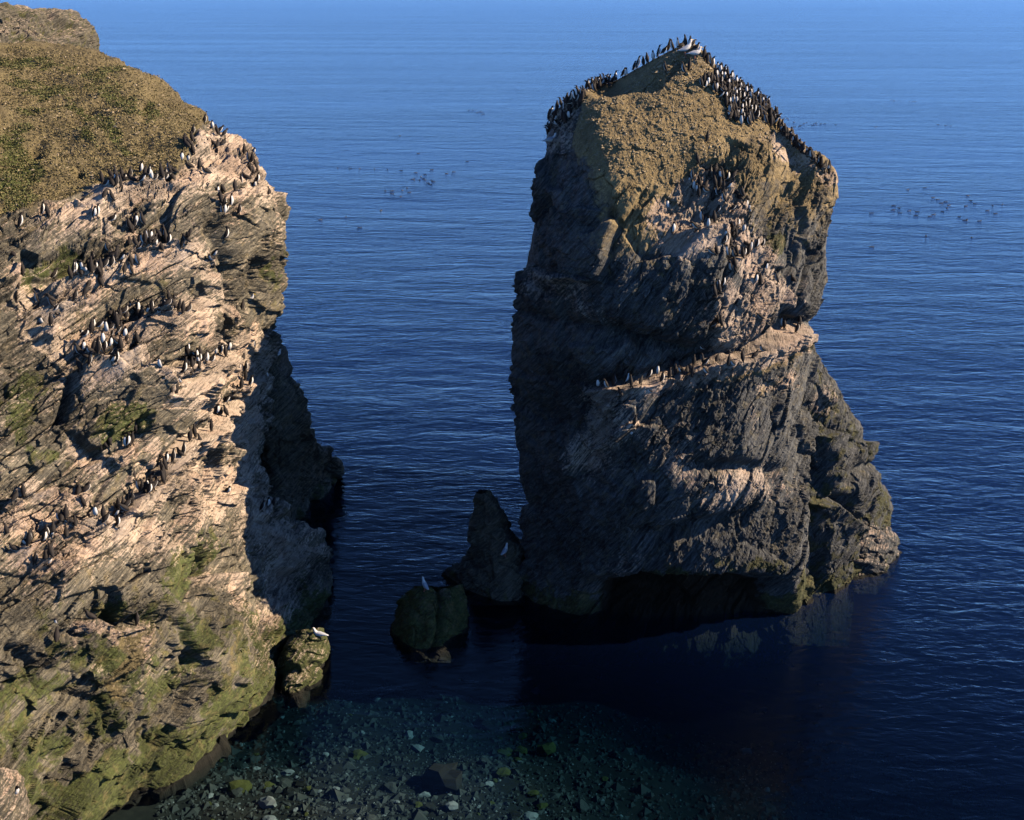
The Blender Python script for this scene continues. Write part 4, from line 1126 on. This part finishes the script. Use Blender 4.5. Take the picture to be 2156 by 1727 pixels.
# the crowds too dense to tell apart: right flank, right skyline and left ridge of the stack
def sample_poly(poly, n, dmin, r, conv):
    poly = [conv(p)[:2] for p in poly]
    xs_ = [p[0] for p in poly]; ys_ = [p[1] for p in poly]
    out = []
    for _ in range(n * 60):
        if len(out) >= n: break
        x, y = r.uniform(min(xs_), max(xs_)), r.uniform(min(ys_), max(ys_))
        if inside(np.array([x]), np.array([y]), poly, .01)[0] < .5: continue
        if any((x - a) ** 2 + (2. * (y - b)) ** 2 < dmin ** 2 for a, b in out): continue
        out.append((x, y))
    return out
crowd = sample_poly([(1215, 405), (1310, 335), (1400, 372), (1500, 440), (1640, 530), (1695, 620), (1650, 645), (1560, 600), (1500, 650), (1400, 610), (1390, 540), (1320, 450)], 150, 6.0, br, za)
def along(pts, n, jx, jy, conv):
    pts = [conv(p)[:2] for p in pts]
    d = [0]
    for a, b in zip(pts[:-1], pts[1:]): d.append(d[-1] + math.hypot(b[0] - a[0], b[1] - a[1]))
    out = []
    for i in range(n):
        t = d[-1] * (i + br.uniform(.1, .9)) / n
        out.append((np.interp(t, d, [p[0] for p in pts]) + br.uniform(-jx, jx), np.interp(t, d, [p[1] for p in pts]) + br.uniform(-jy, jy)))
    return out
crowd += along([(1240, 225), (1290, 285), (1340, 318), (1400, 360), (1500, 430), (1600, 505), (1690, 600)], 34, 3, 3, za)
crowd += along([(1700, 650), (1740, 700), (1800, 765), (1890, 835), (1950, 890), (2000, 930)], 40, 5, 4, za)
crowd += sample_poly([(520, 400), (600, 345), (740, 350), (720, 385), (640, 425), (560, 440)], 34, 6, br, za)
crowd += sample_poly([(300, 700), (290, 640), (340, 560), (420, 490), (520, 440), (530, 480), (470, 560), (390, 650)], 46, 6.5, br, za)
for phrase, conv, pts in CLUSTERS:
    if not any(w in phrase for w in ('upper bird ledge', 'middle bird ledge', 'block shelf', 'sheer cliff slab', 'diagonal ledge', 'top row', 'pale patch', 'lowest cluster', 'beside the upright')): continue
    for p in pts:
        for _ in range(br.choice([0, 1, 1, 2])):
            q = conv(p); crowd.append((q[0] + br.choice([-1, 1]) * br.uniform(6, 14), q[1] + br.uniform(-8, 4)))
acc_v, acc_f, acc_m, base = [], [], [], 0
for (u, v) in crowd:
    loc = foothold(u, v)
    if loc is None: continue
    me = br.choices(ME_G, (5, 3, 2, 1))[0]
    co = np.array([x.co[:] for x in me.vertices])
    a = math.radians(heading('w' if br.random() < .25 else ''))
    c_, s_ = math.cos(a), math.sin(a)
    k = br.uniform(.86, 1.0)
    co = np.stack([co[:, 0] * c_ - co[:, 1] * s_, co[:, 0] * s_ + co[:, 1] * c_, co[:, 2]], -1) * k + np.array(loc) - np.array([0, 0, .012])
    acc_v.append(co)
    acc_f += [tuple(base + q for q in pl.vertices) for pl in me.polygons]
    acc_m += [pl.material_index for pl in me.polygons]
    base += len(co)
o = link('guillemot_crowd', mesh_py('guillemot_crowd', np.concatenate(acc_v), acc_f, (M_DARK, M_WHITE), True, acc_m))
tag(o, 'dense crowds of dark guillemots on the stack ridges and thick of the cliff ledges', 'seabirds', kind='stuff')

# gulls
def gull(u, v, me, head, k, label, dz=0.):
    loc = foothold(u, v)
    if loc is None: return
    o = bpy.data.objects.new('gull', me)
    o.location = loc + Vector((0, 0, dz - .01)); o.scale = (k,) * 3
    o.rotation_euler = (0, 0, math.radians(head))
    col.objects.link(o)
    tag(o, label, 'gull', 'gulls on the rocks')
q = za((1135, 222)); gull(q[0], q[1], ME_GULL_UP, 15, 1.12, 'larger white gull with raised head on the stack summit among guillemots')
q = za((1192, 236)); gull(q[0], q[1], ME_GULL, 10, 1.0, 'white gull facing right at the summit edge of the stack, in front of the other')
q = za((330, 735)); gull(q[0], q[1], ME_GULL_SIT, 30, 1.1, 'pale grey gull resting below the guillemots on the left ridge of the stack')
gull(895, 1245, ME_GULL_UP, 120, .95, 'white gull standing on the green boulder in the channel')
gull(1063, 1172, ME_GULL_UP, 60, .95, 'white gull with grey wings on the dark pointed rock')
gull(672, 1340, ME_GULL_SIT, 170, 1.0, 'pale gull lying on the small sunlit rock at the waterline')
q = z2((1540, 378)); gull(q[0], q[1], ME_GULL_SIT, 0, .8, 'small white gull on its nest at the right edge of the left cliff')
q = z2((1715, 715)); gull(q[0], q[1], ME_GULL_SIT, 60, .8, 'pale gull on the dark buttress behind the left cliff')
# a bird on the near corner rock
loc = foothold(36, 1692)
if loc is not None:
    o = bpy.data.objects.new('guillemot', ME_G[3]); o.location = loc; o.rotation_euler = (0, 0, math.radians(-30)); col.objects.link(o)
    tag(o, 'crouching guillemot on the pale rock in the lower left corner', 'seabird', 'guillemots on the corner rock')

# birds afloat, by raft
def zs(p): return (p[0] / 2156 * 540 / 1.18738 + 800 / 1.18738, p[1] / 1597 * 400 / 1.18738 + 250 / 1.18738)
def zt(p): return (p[0] / 2156 * 600 / 1.18738 + 1940 / 1.18738, p[1] / 1509 * 420 / 1.18738 + 230 / 1.18738)
RAFTS = [
 ('%s auk from left swimming in the loose raft between cliff and stack', 'raft between cliff and stack', zs, [(175, 680), (300, 682), (395, 684), (543, 688), (672, 694), (810, 706), (955, 726), (980, 534), (1115, 696), (1262, 734), (1332, 717), (1047, 745), (1007, 764), (925, 790), (940, 800), (993, 800), (1030, 785), (1045, 797), (1118, 806), (1130, 816), (1078, 830), (1100, 843), (868, 877), (822, 902), (893, 922), (718, 908), (720, 935), (650, 910), (805, 966), (1470, 613), (797, 356)]),
 ('%s auk from left swimming in the small far group left of the stack', 'small far group left of the stack', zs, [(1485, 102), (1525, 102), (1552, 101), (1592, 116), (1570, 126), (1612, 122), (1632, 138), (1618, 148)]),
 ('%s from left of four auks swimming close to the left cliff', 'swimmers near the left cliff', zs, [(258, 1168), (393, 1273), (608, 1101), (3, 1193)]),
 ('%s auk from left swimming in the wide raft right of the stack', 'wide raft right of the stack', zt, [(1183, 876), (1335, 858), (1410, 948), (1452, 964), (1485, 999), (1523, 988), (1553, 1016), (1537, 1042), (1495, 1075), (1415, 1099), (1380, 1116), (1055, 1022), (1105, 1042), (1050, 1060), (1113, 1085), (1197, 1068), (1268, 1075), (1258, 1110), (855, 1088), (1723, 930), (1750, 976), (1786, 1004), (1704, 1025), (1945, 1018), (1900, 1066), (1970, 1091), (2035, 1008), (1645, 1120), (1695, 1152), (1715, 1146), (1828, 1158), (1348, 1293), (1757, 1306), (860, 1390)]),
 ('%s auk from left swimming far off the right flank of the stack', 'far raft off the right flank', zt, [(100, 236), (113, 247), (55, 256), (160, 271), (165, 311), (210, 308), (222, 300), (250, 285), (275, 276), (328, 298), (345, 286), (362, 277), (365, 293), (403, 287), (438, 285), (535, 293), (895, 316), (1455, 292), (1522, 300), (1570, 304), (1060, 76), (1055, 86), (1120, 84), (1200, 86), (1228, 85), (1250, 84), (1033, 72)]),
]
for lab, grp, conv, pts in RAFTS:
    for k_, p in enumerate(sorted(pts)):
        u, v = conv(p)
        Y = YW(v)
        o = bpy.data.objects.new('swimming_auk', ME_SWIM)
        o.location = Vector(at(u, v, Y)) + Vector((0, 0, -.012))
        o.rotation_euler = (0, 0, math.radians(br.choice([180, 180, 0, 90, -90]) + br.uniform(-30, 30)))
        o.scale = (1.4, 1.3, .5)
        col.objects.link(o)
        tag(o, lab % ORD[k_], 'seabird', 'auks afloat, ' + grp)

# ------------------------------------------------------------------ stones on the sea floor
def stone_mesh(name, seed, mat, sub=2, flat=.62):
    import bmesh
    bm = bmesh.new()
    bmesh.ops.create_icosphere(bm, subdivisions=sub, radius=1.0)
    co = np.array([v.co[:] for v in bm.verts])
    k = 1 + .5 * fbm(co * .9 + seed * 7.7, 3, 600 + seed) + .35 * blocks(co * 1.1 + seed * 3.1, 640 + seed, .8, .1)
    co = co * k[:, None] * np.array([1, .8, flat])
    for v, c in zip(bm.verts, co): v.co = c
    me = bpy.data.meshes.new(name); bm.to_mesh(me); bm.free()
    me.materials.append(mat)
    return me
M_ST = [simple_mat('pale_grey_stone', (.21, .215, .19), .85, .25, 5), simple_mat('grey_stone', (.046, .050, .040), .85, .4, 5), simple_mat('weedy_stone', (.06, .062, .010), .9, .5, 6), simple_mat('dark_stone', (.010, .012, .008), .9, .4, 5)]
ME_ST = [[stone_mesh('stone', 10 * j + i, M_ST[j]) for i in range(3)] for j in range(4)]
def on_floor(u, v):
    Y = YW(v)
    for _ in range(6):
        p = at(u, v, Y); z = float(floor_z(np.array([p[0]]), np.array([p[1]]))[0])
        Y = float(water_y(v, z))
    p = at(u, v, Y)
    return Vector((float(p[0]), float(p[1]), z))
def stone(u, v, r, kind, label, group, name='stone'):
    o = bpy.data.objects.new(name, ME_ST[kind][br.randrange(3)])
    p = on_floor(u, v)
    o.location = p + Vector((0, 0, r * .22)); o.scale = (r, r, r * br.uniform(.7, 1))
    o.rotation_euler = (br.uniform(-.3, .3), br.uniform(-.3, .3), br.uniform(0, 6.28))
    col.objects.link(o)
    tag(o, label, 'stone', group)
stone(565, 1695, .34, 0, 'large pale stone under water at the bottom edge', 'notable stones under water')
stone(606, 1630, .22, 0, 'pale angular stone under water above the large pale one', 'notable stones under water')
stone(505, 1665, .36, 2, 'broad weedy flat stone under water near the lower cliff foot', 'notable stones under water')
stone(535, 1605, .24, 1, 'grey oblong stone under water close to the cliff foot', 'notable stones under water')
stone(1150, 1585, .42, 2, 'large yellow green weedy stone under the dark water', 'notable stones under water')
stone(1015, 1530, .42, 3, 'large dark stone on the shallow seabed right of the pale gravel', 'notable stones under water')
stone(930, 1650, .75, 3, 'very large dark submerged boulder in the middle of the cove', 'notable stones under water')
ZONES = [(0, 620, 'by the foot of the left cliff'), (620, 800, 'below the small sunlit rock'), (800, 1000, 'below the green boulder'), (1000, 1150, 'below the pointed rock'),
         (1150, 1450, "below the stack's left foot"), (1450, 3000, "below the stack's right foot")]
spots = {}
nst = 0
while nst < 250:
    u = br.uniform(430, 1750) if br.random() < .35 else br.uniform(430, 1150); v = br.uniform(1425, 1735)
    if u < 470 + (1700 - v) * .9 - 200 and v < 1560: continue
    kind = br.choices((0, 1, 2, 3), (3, 4, 2, 3))[0] if u < 1000 else br.choices((0, 1, 2, 3), (1, 3, 5, 4))[0]
    zone = next(z for a_, b_, z in ZONES if a_ <= u < b_)
    band = 'near row' if v > 1630 else ('middle row' if v > 1530 else 'far row')
    spots.setdefault((kind, zone, band), []).append((u, v))
    nst += 1
for (kind, zone, band), pts in spots.items():
    look = ['pale', 'grey', 'weedy green', 'dark'][kind]
    for i, (u, v) in enumerate(sorted(pts)):
        lab = '%s %s seabed stone %s, %s' % ('only' if len(pts) == 1 else ORD[i], look, '' if len(pts) == 1 else 'from left', band)
        lab = ' '.join((lab + ', ' + zone).replace(' ,', ',').split())
        stone(u, v, br.choice([.06, .07, .08, .09, .10, .12, .15, .20, .26]), kind, lab, look + ' stones on the seabed')

def scatter(name, pts, sizes, mat, seed, parent=None, flat=.6):
    """loose pieces too many to count, one mesh"""
    r = np.random.default_rng(seed)
    n = len(pts)
    octa = np.array([(1, 0, 0), (0, 1, 0), (-1, 0, 0), (0, -1, 0), (0, 0, 1), (0, 0, -1)], float)
    tri = np.array([(0, 1, 4), (1, 2, 4), (2, 3, 4), (3, 0, 4), (1, 0, 5), (2, 1, 5), (3, 2, 5), (0, 3, 5)])
    a = r.uniform(0, 6.28, n)
    v = octa[None] * sizes[:, None, None] * r.uniform(.5, 1.3, (n, 6, 1)) * np.array([1, .8, flat])
    c, s = np.cos(a)[:, None], np.sin(a)[:, None]
    v = np.stack([v[..., 0] * c - v[..., 1] * s, v[..., 0] * s + v[..., 1] * c, v[..., 2]], -1) + pts[:, None, :]
    f = (tri[None] + 6 * np.arange(n)[:, None, None]).reshape(-1, 3)
    me = bpy.data.meshes.new(name)
    me.from_pydata(v.reshape(-1, 3).tolist(), [], f.tolist())
    me.materials.append(mat); me.update()
    o = link(name, me, parent)
    return o
n = 16000
uu = rng.uniform(330, 2150, n); vv = rng.uniform(1400, 1830, n)
Yp = water_y(vv, -1.2); pp = at(uu, vv, Yp); pp[:, 2] = floor_z(pp[:, 0], pp[:, 1]) + .02
tag(scatter('seabed_gravel', pp[:11000], rng.gamma(1.6, .04, 11000) + .015, M_ST[1], 3), 'grey gravel covering the shallow seabed', 'gravel', kind='stuff')
tag(scatter('seabed_shingle', pp[13500:], rng.gamma(2., .012, 2500) + .01, M_ST[0], 4), 'pale bits of shell and shingle on the shallow seabed', 'shingle', kind='stuff')

# ------------------------------------------------------------------ loose scree and low plants
M_SCREE = simple_mat('scree_chip', (.30, .24, .15), .9, .6, 2)
P = SOIL['stack'][0]; k = rng.choice(len(P), 9000, replace=False)
child(tag(scatter('scree', P[k], rng.gamma(1.6, .014, 9000) + .008, M_SCREE, 5), kind='stuff'), stack_root)
P = SOIL['cliff'][0]; k = rng.choice(len(P), 3800, replace=False)
tag(scatter('scree', P[k], rng.gamma(2., .013, 3800) + .01, M_SCREE, 6), 'loose stone chips strewn over the earth slope', 'scree', kind='stuff')

def tufts(name, pts, h, mat, seed):
    r = np.random.default_rng(seed)
    n = len(pts); nb = 4
    a = r.uniform(0, 6.28, (n, nb)); L = h * r.uniform(.5, 1.3, (n, nb)); lean = r.uniform(.3, .9, (n, nb)); w = .012 + .02 * r.random((n, nb))
    d = np.stack([np.cos(a), np.sin(a), a * 0], -1); sd = np.stack([-np.sin(a), np.cos(a), a * 0], -1)
    b = pts[:, None, :] + .03 * r.standard_normal((n, nb, 3)) * np.array([1, 1, 0])
    tip = b + d * (L * lean)[..., None] + np.array([0, 0, 1.]) * L[..., None]
    mid = (b + tip) / 2 + np.array([0, 0, .12]) * L[..., None]
    v = np.stack([b, mid + sd * w[..., None], tip, mid - sd * w[..., None]], 2).reshape(-1, 3)
    f = np.arange(len(v)).reshape(-1, 4)
    me = bpy.data.meshes.new(name); me.from_pydata(v.tolist(), [], f.tolist()); me.materials.append(mat); me.update()
    return link(name, me)
P, T = SOIL['cliff'][0], SOIL['cliff'][1]
idx = np.nonzero(T > .38)[0]
k = rng.choice(idx, min(3200, len(idx)), replace=False)
k2 = rng.choice(len(P), 9000, replace=False)
tag(tufts('dry_turf', P[k2], .045, simple_mat('dry_grass', (.20, .165, .075), .85, .5, 3), 9), 'thin dry turf on the earth slope above the left cliff', 'turf', kind='stuff')
tag(tufts('low_plants', P[k], .055, simple_mat('green_leaf', (.12, .125, .04), .7, .5, 4), 8), 'low green plants in patches on the earth slope', 'plants', kind='stuff')
